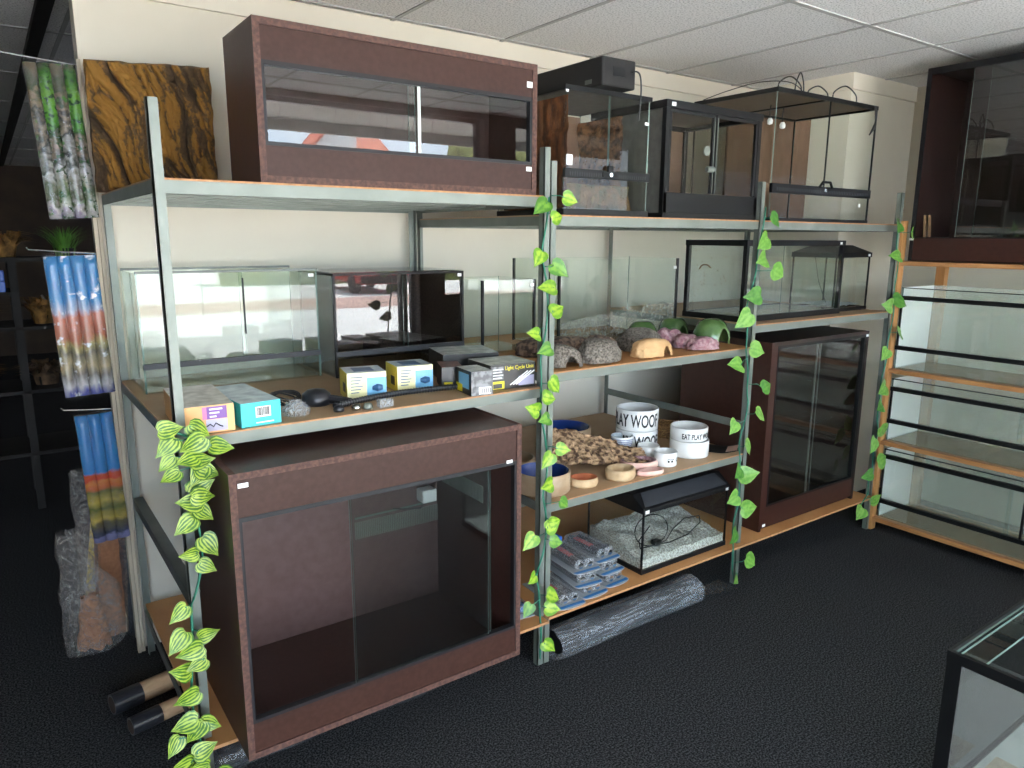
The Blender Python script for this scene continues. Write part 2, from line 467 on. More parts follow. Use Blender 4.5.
class MB:
    def __init__(s):
        s.v, s.f, s.m, s.uv = [], [], [], {}

    def face(s, idx, mi=0):
        s.f.append(tuple(idx))
        s.m.append(mi)

    def box(s, x0, x1, y0, y1, z0, z1, mi=0, **over):
        """over: left/right/front/back/bottom/top = material index of that side"""
        b = len(s.v)
        for z in (z0, z1):
            s.v += [(x0, y0, z), (x1, y0, z), (x1, y1, z), (x0, y1, z)]
        for nm, q in (('bottom', (0, 3, 2, 1)), ('top', (4, 5, 6, 7)), ('front', (0, 1, 5, 4)),
                      ('right', (1, 2, 6, 5)), ('back', (2, 3, 7, 6)), ('left', (3, 0, 4, 7))):
            s.face([b + i for i in q], over.get(nm, mi))
        return s

    def pts8(s, lower, upper, mi=0):
        b = len(s.v)
        n = len(lower)
        s.v += [tuple(p) for p in lower] + [tuple(p) for p in upper]
        s.face([b + i for i in reversed(range(n))], mi)
        s.face([b + n + i for i in range(n)], mi)
        for i in range(n):
            j = (i + 1) % n
            s.face([b + i, b + j, b + n + j, b + n + i], mi)
        return s

    def prism_y(s, prof, y0, y1, mi=0):       # profile of (x,z) counter-clockwise seen from -y
        return s.pts8([(x, y1, z) for x, z in prof][::-1], [(x, y0, z) for x, z in prof][::-1], mi)

    def prism_x(s, prof, x0, x1, mi=0):       # profile of (y,z)
        return s.pts8([(x0, y, z) for y, z in prof], [(x1, y, z) for y, z in prof], mi)

    def tube(s, pts, r, n=8, mi=0, cap=True):
        pts = [Vector(p) for p in pts]
        rs = r if isinstance(r, (list, tuple)) else [r] * len(pts)
        b = len(s.v)
        up = Vector((0, 0, 1))
        for i, p in enumerate(pts):
            d = (pts[min(i + 1, len(pts) - 1)] - pts[max(i - 1, 0)])
            if d.length < 1e-9:
                d = Vector((0, 0, 1))
            d.normalize()
            a = up if abs(d.dot(up)) < .95 else Vector((1, 0, 0))
            e1 = d.cross(a).normalized()
            e2 = d.cross(e1)
            for k in range(n):
                t = 2 * pi * k / n
                s.v.append(tuple(p + e1 * (rs[i] * cos(t)) + e2 * (rs[i] * sin(t))))
        for i in range(len(pts) - 1):
            for k in range(n):
                k2 = (k + 1) % n
                s.face([b + i * n + k, b + i * n + k2, b + (i + 1) * n + k2, b + (i + 1) * n + k], mi)
        if cap:
            s.face([b + k for k in reversed(range(n))], mi)
            s.face([b + (len(pts) - 1) * n + k for k in range(n)], mi)
        return s

    def cable(s, pts, r, n=6, k=8):
        P = [Vector(p) for p in pts]
        o = []
        for i in range(len(P) - 1):
            a, b, c, d = P[max(i - 1, 0)], P[i], P[i + 1], P[min(i + 2, len(P) - 1)]
            for q in range(k):
                t = q / k
                o.append(.5 * ((2 * b) + (c - a) * t + (2 * a - 5 * b + 4 * c - d) * t * t + (3 * b - a - 3 * c + d) * t ** 3))
        o.append(P[-1])
        return s.tube(o, r, n)

    def lathe(s, prof, n=40, mi=0, mis=None, cx=0, cy=0):
        b = len(s.v)
        for r, z in prof:
            for k in range(n):
                t = 2 * pi * k / n
                s.v.append((cx + r * cos(t), cy + r * sin(t), z))
        for i in range(len(prof) - 1):
            for k in range(n):
                k2 = (k + 1) % n
                s.face([b + i * n + k, b + i * n + k2, b + (i + 1) * n + k2, b + (i + 1) * n + k], mis[i] if mis else mi)
        return s

    def sheet(s, grid, mi=0, uv=None):
        b = len(s.v)
        h, w = len(grid), len(grid[0])
        for row in grid:
            s.v += [tuple(p) for p in row]
        for i in range(h - 1):
            for j in range(w - 1):
                s.face([b + i * w + j, b + i * w + j + 1, b + (i + 1) * w + j + 1, b + (i + 1) * w + j], mi)
        return s

    def build(s, name, mats, parent=None, smooth=False, bevel=0, solid=0, sub=0, loc=None, rot=None):
        me = bpy.data.meshes.new(name)
        me.from_pydata(s.v, [], s.f)
        for m in ([mats] if isinstance(mats, str) else mats):
            me.materials.append(MATS[m])
        for p, mi in zip(me.polygons, s.m):
            p.material_index = mi
            p.use_smooth = smooth
        if s.uv:
            ul = me.uv_layers.new(name='UVMap')
            for lp in me.loops:
                ul.data[lp.index].uv = s.uv.get(lp.vertex_index, (0, 0))
        me.update()
        o = bpy.data.objects.new(name, me)
        COL.objects.link(o)
        if parent:
            o.parent = parent
        if loc:
            o.location = loc
        if rot:
            o.rotation_euler = rot
        if solid:
            md = o.modifiers.new('solid', 'SOLIDIFY')
            md.thickness = solid
            md.offset = -1
        if sub:
            md = o.modifiers.new('sub', 'SUBSURF')
            md.levels = md.render_levels = sub
        if bevel:
            md = o.modifiers.new('bevel', 'BEVEL')
            md.width = bevel
            md.segments = 2
            md.limit_method = 'ANGLE'
        return o


def thing(name, label, cat, loc=(0, 0, 0), rz=0, group=None, rot=None):
    o = bpy.data.objects.new(name, None)
    o.empty_display_size = .05
    COL.objects.link(o)
    o.location = loc
    o.rotation_euler = rot or (0, 0, rz)
    return tag(o, label, cat, group)


def tag(o, label, cat, group=None, kind=None):
    o['label'] = label
    o['category'] = cat
    if group:
        o['group'] = group
    if kind:
        o['kind'] = kind
    return o


def struct(o):
    o['kind'] = 'structure'
    return o


def copy_tree(o, parent=None):
    c = o.copy()
    COL.objects.link(c)
    if parent:
        c.parent = parent
    for ch in [x for x in bpy.data.objects if x.parent == o]:
        copy_tree(ch, c)
    return c


def B(*a, **k):
    return MB().box(*a, **k)


def text_mb(txt, size, depth=.0006, bold=0.0):
    cu = bpy.data.curves.new('txt', 'FONT')
    cu.body = txt
    cu.size = size
    cu.extrude = depth
    cu.offset = bold * size
    cu.align_x = 'CENTER'
    o = bpy.data.objects.new('txt', cu)
    COL.objects.link(o)
    bpy.context.view_layer.update()
    me = bpy.data.meshes.new_from_object(o)
    mb = MB()
    mb.v = [tuple(v.co) for v in me.vertices]
    for p in me.polygons:
        mb.face(list(p.vertices))
    bpy.data.objects.remove(o, do_unlink=True)
    bpy.data.meshes.remove(me)
    return mb


def text_front(txt, size, x, y, z, sx=1.0, squash=1.0):
    """lettering standing on a surface that faces -y"""
    mb = text_mb(txt, size)
    mb.v = [(x + vx * sx, y - vz, z + vy * squash) for vx, vy, vz in mb.v]
    return mb


def text_around(txt, size, r, z, a0, sx=1.0, bold=.02):
    """lettering bent round a cylinder of radius r, centred at angle a0"""
    mb = text_mb(txt, size, .0004, bold)
    nv = []
    for vx, vy, vz in mb.v:
        a = a0 + vx * sx / r
        rr = r + .0006 + vz
        nv.append((rr * cos(a), rr * sin(a), z + vy))
    mb.v = nv
    return mb


def sticker(parent, x, y, z, w=.022, h=.013, name='price_sticker'):
    return B(x, x + w, y - .0012, y, z, z + h).build(name, 'white_label', parent)


# ---------------------------------------------------------------- setting
ZC = 2.5
struct(B(-5, 9, -2.75, 10, -.05, 0).build('floor', 'carpet'))
ce = struct(B(-5, 4.4, -2.75, 10, ZC, ZC + .05).build('ceiling', 'ceiling_tile'))
g = MB()
xs = [.58 + .555 * k for k in range(-9, 7)]
ys = [-.16 + 1.11 * k for k in range(-2, 10)]
for x in xs:
    g.box(x - .009, x + .009, -2.7, 9.9, ZC - .004, ZC)
for y in ys:
    g.box(-5, 4.29, y - .011, y + .011, ZC - .0045, ZC)
pbr('tbar', (.42, .415, .40), .8)
g.build('grid_bar', 'tbar', ce)
struct(B(-.035, 4.29, 1.0, 1.1, 0, ZC).build('wall_back', 'wall_paint'))
struct(B(3.60, 4.29, .37, 1.0, 0, ZC).build('wall_pier', 'wall_paint'))
struct(B(4.29, 4.4, -2.75, 1.1, 0, ZC).build('wall_right', 'wall_paint'))
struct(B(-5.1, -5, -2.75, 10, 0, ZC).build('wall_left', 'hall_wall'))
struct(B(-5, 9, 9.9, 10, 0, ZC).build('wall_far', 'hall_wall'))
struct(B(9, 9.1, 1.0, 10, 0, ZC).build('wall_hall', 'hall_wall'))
struct(B(4.4, 9, 1.0, 10, ZC, ZC + .05).build('ceiling_hall', 'ceiling_tile'))
struct(B(-.03, 3.6, .985, 1.0, ZC - .085, ZC).build('trim_1', 'trim_paint'))
struct(B(3.585, 4.29, .355, .37, ZC - .085, ZC).build('trim_2', 'trim_paint'))
struct(B(3.585, 3.6, .37, .985, ZC - .085, ZC).build('trim_3', 'trim_paint'))
struct(B(4.275, 4.29, -2.7, .355, ZC - .085, ZC).build('trim_4', 'trim_paint'))
struct(B(-.10, -.045, 1.11, 9.8, ZC - .03, ZC - .002).build('trim_5', 'black_track'))
# shop front behind the viewer
struct(B(-5, -1.6, -2.8, -2.7, 0, ZC).build('wall_front', 'wall_paint'))  # unseen solid wall; ends the glass early to keep the left dark
struct(B(-1.6, 4.29, -2.8, -2.7, 2.46, ZC).build('wall_front_header', 'pillar_brown'))
struct(B(2.72, 3.0, -2.82, -2.66, 0, 2.46).build('wall_front_pier', 'pillar_brown'))
struct(B(3.0, 4.29, -2.8, -2.7, 0, 1.06).build('wall_front_low', 'pillar_brown'))
for i, (a, b, z0) in enumerate(((-1.6, -.45, 0), (-.45, 2.72, 0), (3.0, 4.29, 1.06))):
    w = struct(B(a + .03, b - .03, -2.755, -2.75, z0 + .03, 2.43).build('window_%d' % (i + 1), 'window_glass'))
    f = MB()
    for q in ((a, a + .03, z0, 2.46), (b - .03, b, z0, 2.46), (a + .03, b - .03, z0, z0 + .03), (a + .03, b - .03, 2.43, 2.46)):
        f.box(q[0], q[1], -2.77, -2.73, q[2], q[3])
    f.build('window_frame', 'track', w)
struct(B(-6, 6, -4.7, -2.8, 2.63, 2.70).build('veranda_roof', 'veranda_grey'))
struct(B(-6, 6, -4.76, -4.70, 2.535, 2.72).build('veranda_fascia', 'veranda_grey'))
struct(B(-60, 80, -90, -2.8, -.2, -.1).build('exterior_ground', 'concrete'))
struct(B(-60, 80, -16.6, -13.6, -.1, -.095).build('exterior_path', 'brick_paving'))


# ---------------------------------------------------------------- shelving racks
def post(mb, x, y, h, sx=1, sy=1, w=.026, t=.0035, z0=0):
    """slotted angle upright: one leg faces the aisle, one runs back"""
    mb.box(min(x, x + sx * w), max(x, x + sx * w), min(y, y + sy * t), max(y, y + sy * t), z0, h)
    mb.box(min(x, x + sx * t), max(x, x + sx * t), min(y, y + sy * w), max(y, y + sy * w), z0, h)
    return mb


D = .948


def slots(x0, y, h, parent):
    mb = MB()
    z = .06
    while z < h - .03:
        mb.box(x0 + .010, x0 + .016, y - .0012, y, z, z + .022)
        z += .055
    return mb.build('slot', 'black_matt', parent)


def shelf(parent, x0, x1, z, board='hardboard', lip=.036, front=0.0, back=D, under='steel', edge='board_edge'):
    p = MB().box(x0, x1, front, front + .004, z - lip, z - .004).box(x0, x1, back - .004, back, z - lip, z - .004) \
        .box(x0, x0 + .004, front + .004, back - .004, z - lip, z - .004).box(x1 - .004, x1, front + .004, back - .004, z - lip, z - .004)
    if under:
        p.box(x0 + .004, x1 - .004, front + .004, back - .004, z - .012, z - .008)
        k = 6
        for i in range(k):
            yy = front + (i + .5) * (back - front) / k
            p.box(x0 + .004, x1 - .004, yy - .012, yy + .012, z - .026, z - .012)
    s = p.build('shelf', 'steel', parent)
    B(x0 + .001, x1 - .001, front - .003, back, z - .004, z + .001, front=1).build('shelf_board', [board, edge], s)
    return s


ra = thing('steel_shelving', 'grey slotted steel shelving bay at the left, open dark vivarium in its bottom', 'shelving', group='grey steel shelving bays')
for (x, y, h, sx, sy, nm) in ((-.013, -.004, 1.932, 1, 1, 'f'), (1.186, -.004, 1.904, 1, 1, 'f'), (-.013, D, 1.742, 1, -1, 'b'), (1.199, D, 1.86, -1, -1, 'b')):
    q = post(MB(), x, y, h, sx, sy).build('upright', 'steel', ra)
shelf(ra, -.013, 1.212, 1.746)
shelf(ra, -.013, 1.212, 1.089)
s = MB().box(-.005, 1.2, -.05, D, .196, .206).build('bottom_shelf', 'orange_board', ra)
MB().box(-.005, 1.2, -.053, -.05, .196, .206).build('shelf_edge', 'board_edge', s)
MB().box(-.013, -.009, .02, D - .02, .61, .645).box(-.009, .02, .02, D - .02, .641, .645).build('side_rail', 'steel_dark', ra)
MB().box(1.205, 1.209, .02, D - .02, .61, .645).build('side_rail', 'steel_dark', ra)
MB().box(-.013, -.009, .02, D - .02, .15, .19).build('side_rail', 'steel_dark', ra)

rb = thing('steel_shelving', 'grey slotted steel shelving of two bays holding bowls, hides and glass tanks', 'shelving', (1.215, 0, 0), group='grey steel shelving bays')
X0, X3, X4 = 0, 1.158, 2.329          # local
for (x, y, h, sx, sy) in ((0.0, -.004, 1.862, 1, 1), (X3 - .013, -.004, 1.847, 1, 1), (X4 - .016, -.004, 1.846, 1, 1),
                          (0.0, D, 1.72, 1, -1), (X3, D, 1.72, 1, -1), (X4, D, 1.72, -1, -1)):
    post(MB(), x, y, h, sx, sy).build('upright', 'steel', rb)
shelf(rb, 0, X3, 1.685)
shelf(rb, X3 + .004, X4, 1.685)
shelf(rb, 0, X3, 1.1356, board='orange_board')
shelf(rb, 0, X3, .6446)
shelf(rb, X3 + .004, X4, 1.2334)
for a, b in ((0, X3 + .002), (X3 + .004, X4 - .03)):
    s = MB().box(a, b, -.03, D, .196, .206).build('bottom_shelf', 'orange_board', rb)
    MB().box(a, b, -.033, -.03, .196, .206).build('shelf_edge', 'board_edge', s)
MB().box(X3, X3 + .004, .02, D - .02, .755, .79).build('side_rail', 'steel', rb)


# ---------------------------------------------------------------- vivarium and tank builders
def board_vivarium(name, label, cat, loc, w, d, h, t=.018, up=.10, low=.09, face='melamine_face', side='melamine', edge='chip_edge',
                   back='melamine', rz=0, group=None, doors=((.0, .52), (.48, 1.0)), door_mat='glass_door', edge_front=True, rot=None, overlap=.008, left_post=0):
    T = thing(name, label, cat, loc, rz, group, rot)
    E = 1 if edge_front else 0
    B(0, t, 0, d, 0, h, front=E, top=E).build('side_panel', [side, edge], T)
    B(w - t, w, 0, d, 0, h, front=E, top=E).build('side_panel', [side, edge], T)
    B(t, w - t, 0, d, h - t, h, front=E).build('top_panel', [side, edge], T)
    B(t, w - t, 0, d - t, 0, t, front=E).build('base_panel', [side, edge], T)
    B(t, w - t, d - t, d, t, h - t).build('back_panel', [back], T)
    B(t, w - t, .004, .004 + t * .8, h - t - up + t, h - t).build('upper_fascia', [face], T)
    B(t, w - t, .004, .004 + t * .8, t, low).build('lower_fascia', [face], T)
    zt, zb = h - up, low
    tr = MB().box(t, w - t, .002, .022, zt - .012, zt).box(t, w - t, .002, .022, zb, zb + .010) \
        .box(t, t + .008, .002, .022, zb + .01, zt - .012).box(w - t - .008, w - t, .002, .022, zb + .01, zt - .012)
    tr.build('door_track', 'track', T)
    iw = w - 2 * t - .016
    for i, (a, b) in enumerate(doors):
        y0 = .005 + .008 * (i % 2)
        B(t + .008 + a * iw, t + .008 + b * iw, y0, y0 + .005, zb + .008, zt - .010, 0, left=1, right=1).build('glass_door', [door_mat, 'glass_edge'], T)
    return T


def pane_box(T, w, d, h, t=.006, mat='glass', front=None, z0=0, parts=('front', 'back', 'left', 'right', 'floor'), floor_mat=None, side_mat=None, back_mat=None):
    E = [mat, 'glass_edge']
    if 'front' in parts:
        B(0, w, 0, t, z0, h, 0, left=1, right=1, top=1).build('front_pane', [front or mat, 'glass_edge'], T)
    if 'back' in parts:
        B(0, w, d - t, d, z0, h, 0, left=1, right=1, top=1).build('back_pane', [back_mat or mat, 'glass_edge'], T)
    if 'left' in parts:
        B(0, t, t, d - t, z0, h, 0, front=1, top=1).build('side_pane', [side_mat or mat, 'glass_edge'], T)
    if 'right' in parts:
        B(w - t, w, t, d - t, z0, h, 0, front=1, top=1).build('side_pane', [mat, 'glass_edge'], T)
    if 'floor' in parts:
        B(t, w - t, t, d - t, z0, z0 + t).build('floor_pane', [floor_mat or mat], T)


def rim(T, w, d, z0, z1, t=.015, out=.003, name='rim', mat='black_plastic'):
    o = out
    mb = MB().box(-o, w + o, -o, t, z0, z1).box(-o, w + o, d - t, d + o, z0, z1).box(-o, t, t, d - t, z0, z1).box(w - t, w + o, t, d - t, z0, z1)
    return mb.build(name, mat, T)


def seals(T, w, d, z0, z1, t=.006, which='fl fr bl br', mat='black_plastic', name='corner_seal'):
    for k in which.split():
        x = -.001 if k[1] == 'l' else w - t
        y = -.001 if k[0] == 'f' else d - t
        B(x, x + t + .001, y, y + t + .001, z0, z1).build(name, mat, T)



# ---------------------------------------------------------------- big vivaria
v = board_vivarium('vivarium', 'open dark brown vivarium with glass slid to the middle on the bottom left shelf', 'vivarium',
                   (.070, -.17, .2065), .91, .545, .815, up=.12, low=.105, doors=((.34, .885), (.35, .90)), back='melamine_lit_back')
sticker(v, .022, 0.003, .775, .026, .012)
sticker(v, .852, 0.0015, .692, .022, .010)
for zz in ((.41, .44),):
    gmb = MB()
    for k in range(46):
        x = .55 + k * .0075
        gmb.box(x, x + .0045, .5245, .527, .32, .385)
    gmb.build('vent_grille', 'steel', v)
gmb = MB()
for k in range(46):
    z = .30 + k * .0025
B(.55, .885, .523, .5268, .398, .404).build('green_strip', 'glass_edge', v)  # thin green strip across the back panel
B(.80, .86, .47, .525, .42, .47).build('lamp_socket', 'white_label', v, bevel=.006)
gmb = MB()
for k in range(30):
    y = .2 + k * .0095
    gmb.box(.888, .8918, y, y + .0055, .49, .55)
gmb.build('vent_grille', 'steel', v)
MB().tube([(.83, .5, .42), (.80, .49, .40), (.74, .515, .40), (.70, .52, .41)], .003).build('cable', 'cable', v)

v = board_vivarium('vivarium', 'long low dark brown vivarium with closed sliding glass on the top shelf', 'vivarium',
                   (.248, 0, 1.7475), .908, .275, .408, up=.102, low=.095, doors=((-.01, .51), (.49, 1.01)))
B(.47, .480, .0035, .0048, .105, .292).build('door_strip', 'glass_side', v)
sticker(v, .868, .003, .335, .022, .018)
sticker(v, .868, .003, .075, .022, .014)

v = thing('vivarium', 'tall dark brown vivarium with black framed glass on the low shelf beside the wooden rack', 'vivarium', (2.553, .02, .2065))
w, d, h, t = .837, .535, .93, .018
B(0, t, 0, d, 0, h).build('side_panel', 'dark_wood_face', v)
B(w - t, w, 0, d, 0, h).build('side_panel', 'dark_wood', v)
B(t, w - t, 0, d, h - t, h).build('top_panel', 'dark_wood', v)
B(t, w - t, .02, d - t, 0, t).build('base_panel', 'dark_wood', v)
B(t, w - t, d - t, d, t, h - t).build('back_panel', 'dark_wood', v)
B(t, .05, .002, .018, .12, h - t).build('front_stile', 'dark_wood_face', v)
B(t, w - t, .002, .018, t, .12).build('lower_fascia', 'dark_wood_face', v)
MB().box(.05, w - t, .0, .018, h - t - .014, h - t).box(.05, w - t, 0, .018, .12, .130).box(.05, .058, 0, .018, .13, h - t - .014) \
    .box(w - t - .022, w - t, 0, .018, .13, h - t - .014).build('door_track', 'black_plastic', v)
B(.058, .41, .004, .009, .13, h - t - .014, 0, right=1).build('glass_door', ['glass_door', 'steel_dark'], v)
B(.385, w - t - .022, .011, .016, .13, h - t - .014, 0, left=1).build('glass_door', ['glass_door', 'steel_dark'], v)
B(.385, .392, .0095, .0108, .13, h - t - .014).build('door_strip', 'steel_dark', v)
sticker(v, .81, -.0001, .90)
sticker(v, .03, .001, .02)

v = thing('vivarium', 'tall black edged vivarium with half open glass on top of the wooden rack', 'vivarium', (3.575, -.045, 1.5005), rot=(0, 0, -pi / 2))
# local x runs toward the viewer's right (world -y), local y runs away from the aisle (world +x)
w, d, h, t = 1.22, .40, .945, .018
B(0, t, 0, d, 0, h, front=1).build('side_panel', ['dark_wood', 'black_matt'], v)
B(w - t, w, 0, d, 0, h, front=1).build('side_panel', ['dark_wood', 'black_matt'], v)
B(t, w - t, 0, d, h - t, h, front=1).build('top_panel', ['dark_wood', 'black_matt'], v)
B(t, w - t, .02, d - t, 0, t).build('base_panel', 'dark_wood', v)
B(t, w - t, d - t, d, t, h - t).build('back_panel', 'dark_wood', v)
B(t, w - t, .003, .018, .005, .115).build('lower_fascia', 'dark_wood_face', v)
MB().box(0, w, -.004, 0, h - .028, h).box(0, .022, -.004, 0, .115, h - .028).box(w - .022, w, -.004, 0, .115, h - .028).build('front_edging', 'black_matt', v)
B(t, w - t, .001, .02, .115, .122).build('door_track', 'black_plastic', v)
B(t, w - t, .001, .02, h - t - .012, h - t).build('door_track', 'black_plastic', v)
B(.215, .80, .004, .009, .122, h - t - .012, 0, left=1, right=1).build('glass_door', ['glass_door', 'glass_edge'], v)
B(.29, w - t, .011, .016, .122, h - t - .012, 0, left=1, right=1).build('glass_door', ['glass_door', 'glass_edge'], v)
sticker(v, -.002, -.0045, .105, .022, .012)
for i, (px, lean) in enumerate(((.050, .028), (.074, .030))):
    tw = MB().pts8([(px, .05, 0), (px + .010, .05, 0), (px + .010, .062, 0), (px, .062, 0)],
                   [(px - lean, .07, .215), (px - lean + .010, .07, .215), (px - lean + .010, .082, .215), (px - lean, .082, .215)])
    o = tw.build('wood_strip', 'twig', None, loc=(3.575, -.045, 1.519), rot=(0, 0, -pi / 2))
    tag(o, ['brown wood strip leaning inside the black edged vivarium, nearer its side wall', 'brown wood strip leaning inside the black edged vivarium, nearer its glass'][i], 'wood strip')
o = thing('vivarium_ornament', 'tiny pale ornament with yellow base behind the sliding glass above the wooden rack', 'ornament', (3.575 + .10, -.045 - .275, 1.519))
B(-.016, .016, -.016, .016, 0, .05).build('base', 'yellow_card', o, bevel=.003)
MB().lathe([(0, .05), (.022, .052), (.028, .07), (.018, .09), (0, .095)], 16).build('body', 'white_ceramic', o, smooth=True)

# ---------------------------------------------------------------- top shelf
# rock-relief background panel: dark paint plus shade coloured into the grooves, ochre on the ridges
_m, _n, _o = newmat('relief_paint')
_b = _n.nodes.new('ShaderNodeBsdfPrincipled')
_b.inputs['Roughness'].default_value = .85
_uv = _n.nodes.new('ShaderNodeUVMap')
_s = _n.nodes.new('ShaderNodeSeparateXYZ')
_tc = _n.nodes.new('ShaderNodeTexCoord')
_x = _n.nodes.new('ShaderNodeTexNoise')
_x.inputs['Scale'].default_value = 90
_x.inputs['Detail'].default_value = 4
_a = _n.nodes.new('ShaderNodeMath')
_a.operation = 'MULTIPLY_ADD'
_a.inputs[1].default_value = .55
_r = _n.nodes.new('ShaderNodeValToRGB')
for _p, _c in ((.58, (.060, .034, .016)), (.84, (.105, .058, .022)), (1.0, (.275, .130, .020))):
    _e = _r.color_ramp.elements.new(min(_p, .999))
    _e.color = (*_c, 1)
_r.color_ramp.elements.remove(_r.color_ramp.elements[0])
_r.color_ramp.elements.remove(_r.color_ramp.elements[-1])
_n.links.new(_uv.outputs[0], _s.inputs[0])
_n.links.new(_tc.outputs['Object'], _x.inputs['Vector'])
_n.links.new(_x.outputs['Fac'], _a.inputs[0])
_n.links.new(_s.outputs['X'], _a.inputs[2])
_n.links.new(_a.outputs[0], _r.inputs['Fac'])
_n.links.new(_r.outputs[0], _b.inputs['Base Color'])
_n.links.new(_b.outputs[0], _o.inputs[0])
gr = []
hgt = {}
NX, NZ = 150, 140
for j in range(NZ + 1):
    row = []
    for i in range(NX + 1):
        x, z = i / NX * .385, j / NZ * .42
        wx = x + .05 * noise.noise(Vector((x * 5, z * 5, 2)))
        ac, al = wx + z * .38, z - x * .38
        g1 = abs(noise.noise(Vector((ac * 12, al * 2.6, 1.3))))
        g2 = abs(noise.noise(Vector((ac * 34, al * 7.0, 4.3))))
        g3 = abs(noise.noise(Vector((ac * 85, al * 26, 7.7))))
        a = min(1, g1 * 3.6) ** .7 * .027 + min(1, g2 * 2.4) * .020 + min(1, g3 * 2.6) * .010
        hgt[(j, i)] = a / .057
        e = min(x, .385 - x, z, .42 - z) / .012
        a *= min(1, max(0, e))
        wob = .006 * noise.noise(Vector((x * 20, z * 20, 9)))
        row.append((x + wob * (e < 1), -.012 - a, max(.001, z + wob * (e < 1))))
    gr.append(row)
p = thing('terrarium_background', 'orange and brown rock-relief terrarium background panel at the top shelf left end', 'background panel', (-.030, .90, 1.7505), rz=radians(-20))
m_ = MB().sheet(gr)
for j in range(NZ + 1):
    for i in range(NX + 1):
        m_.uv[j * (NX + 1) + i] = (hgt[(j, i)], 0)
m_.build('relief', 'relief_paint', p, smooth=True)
B(0.003, .382, -.012, .012, 0.0, .417).build('backing', 'rust_bark', p)
sticker(p, .022, -.052, .392, .018, .014)

# bark-lined glass terrarium
w, d, h = .405, .40, .42
T = thing('terrarium', 'glass terrarium with bark lined side under a black light box on the top shelf', 'terrarium', (1.275, 0.0, 1.6875))
pane_box(T, w, d, h - .012, mat='glass_faint', z0=.02, parts=('back', 'right', 'floor'))
B(0, .006, .006, d - .006, .02, h - .012).build('side_pane', 'glass_faint', T)
B(0, w, 0, .006, .02, .125).build('front_pane', 'glass_faint', T)
B(.002, w / 2 - .002, 0, .006, .155, h - .012, 0, right=1).build('glass_door', ['glass_faint', 'glass_edge'], T)
B(w / 2 + .002, w - .002, 0, .006, .155, h - .012, 0, left=1).build('glass_door', ['glass_faint', 'glass_edge'], T)
ch = B(0, w, -.006, .008, .125, .155).build('vent_channel', 'black_plastic', T)
sl = MB()
for k in range(34):
    sl.box(.02 + k * .0109, .0235 + k * .0109, -.0068, -.0061, .131, .144)
sl.build('vent_slot', 'hood_grey', ch)
MB().box(-.003, w + .003, -.003, d + .003, 0, .02).build('base', 'black_plastic', T)
rim(T, w, d, h - .012, h + .004, .012)
gmb = MB().box(.012, w - .012, .012, d - .012, h - .012, h - .004)
gmb.build('mesh_lid', 'panel_grey', T)
lk = MB().box(w / 2 - .035, w / 2 + .035, -.014, -.006, .132, .150).box(w / 2 - .012, w / 2 + .012, -.016, -.006, .150, .172)
lk.build('latch', 'black_plastic', T, bevel=.002)
MB().lathe([(0, 0), (.007, 0), (.007, .004), (0, .004)], 16).build('lock', 'chrome', T, loc=(w / 2, -.014, .140), rot=(pi / 2, 0, 0))
# bark on the left side and back, substrate band behind the lower front pane
gr = [[(.008 + .018 * abs(noise.noise(Vector((y * 8, z * 22, 3)))) + .010, y, z) for y in [.01 + .0095 * i for i in range(41)]] for z in [.025 + .0095 * j for j in range(40)]]
MB().sheet(gr).build('bark_lining', 'rust_bark', T, smooth=True)
B(.235, w - .008, d - .012, d - .008, .022, .40).build('back_panel', 'board_brown', T)
gr = [[(x, d - .02 - .05 * abs(noise.noise(Vector((x * 9, z * 9, 7)))), z) for x in [.012 + .0095 * i for i in range(25)]] for z in [.022 + .012 * j for j in range(24)]]
MB().sheet(gr).build('bark_lining', 'rust_bark', T, smooth=True)
gr = [[(w - .012 - .028 * abs(noise.noise(Vector((y * 9, z * 16, 11)))), y, z) for y in [.13 + .0095 * i for i in range(27)]] for z in [.025 + .0095 * j for j in range(38)]]
MB().sheet(gr).build('bark_lining', 'bark_tan', T, smooth=True)
gr = [[(x, .05 + .015 * noise.noise(Vector((x * 20, z * 20, 2))) + z * .1, z) for x in [.03 + .0095 * i for i in range(36)]] for z in [.022 + .0098 * j for j in range(10)]]
gr.append([(x, .36, .118 + .012 * noise.noise(Vector((x * 30, 0, 4)))) for x in [.03 + .0095 * i for i in range(36)]])
m_ = MB().sheet(gr).build('moss_bed', 'moss', T, smooth=True)
sticker(T, .0, -.001, .40, .012, .010)
sticker(T, .375, -.001, .325, .018, .010)
sticker(T, .008, -.001, .165, .026, .035)

L = thing('light_hood', 'black box-shaped light hood lying on the bark lined terrarium', 'light hood', (1.385, -.055, 2.1125))
B(0, .157, 0, .43, 0, .094).build('body', 'hood_box', L, bevel=.006)
B(.05, .105, -.0015, 0, .035, .066).build('end_plate', 'black_plastic', L)
B(-.0012, 0, .05, .085, .012, .026).build('badge', 'steel_dark', L)
MB().cable([(.135, -.001, .055), (.150, -.012, .058), (.163, -.016, .045), (.170, -.016, .005), (.170, -.014, -.04), (.168, -.012, -.10)], .0028).build('cord', 'cable', L)

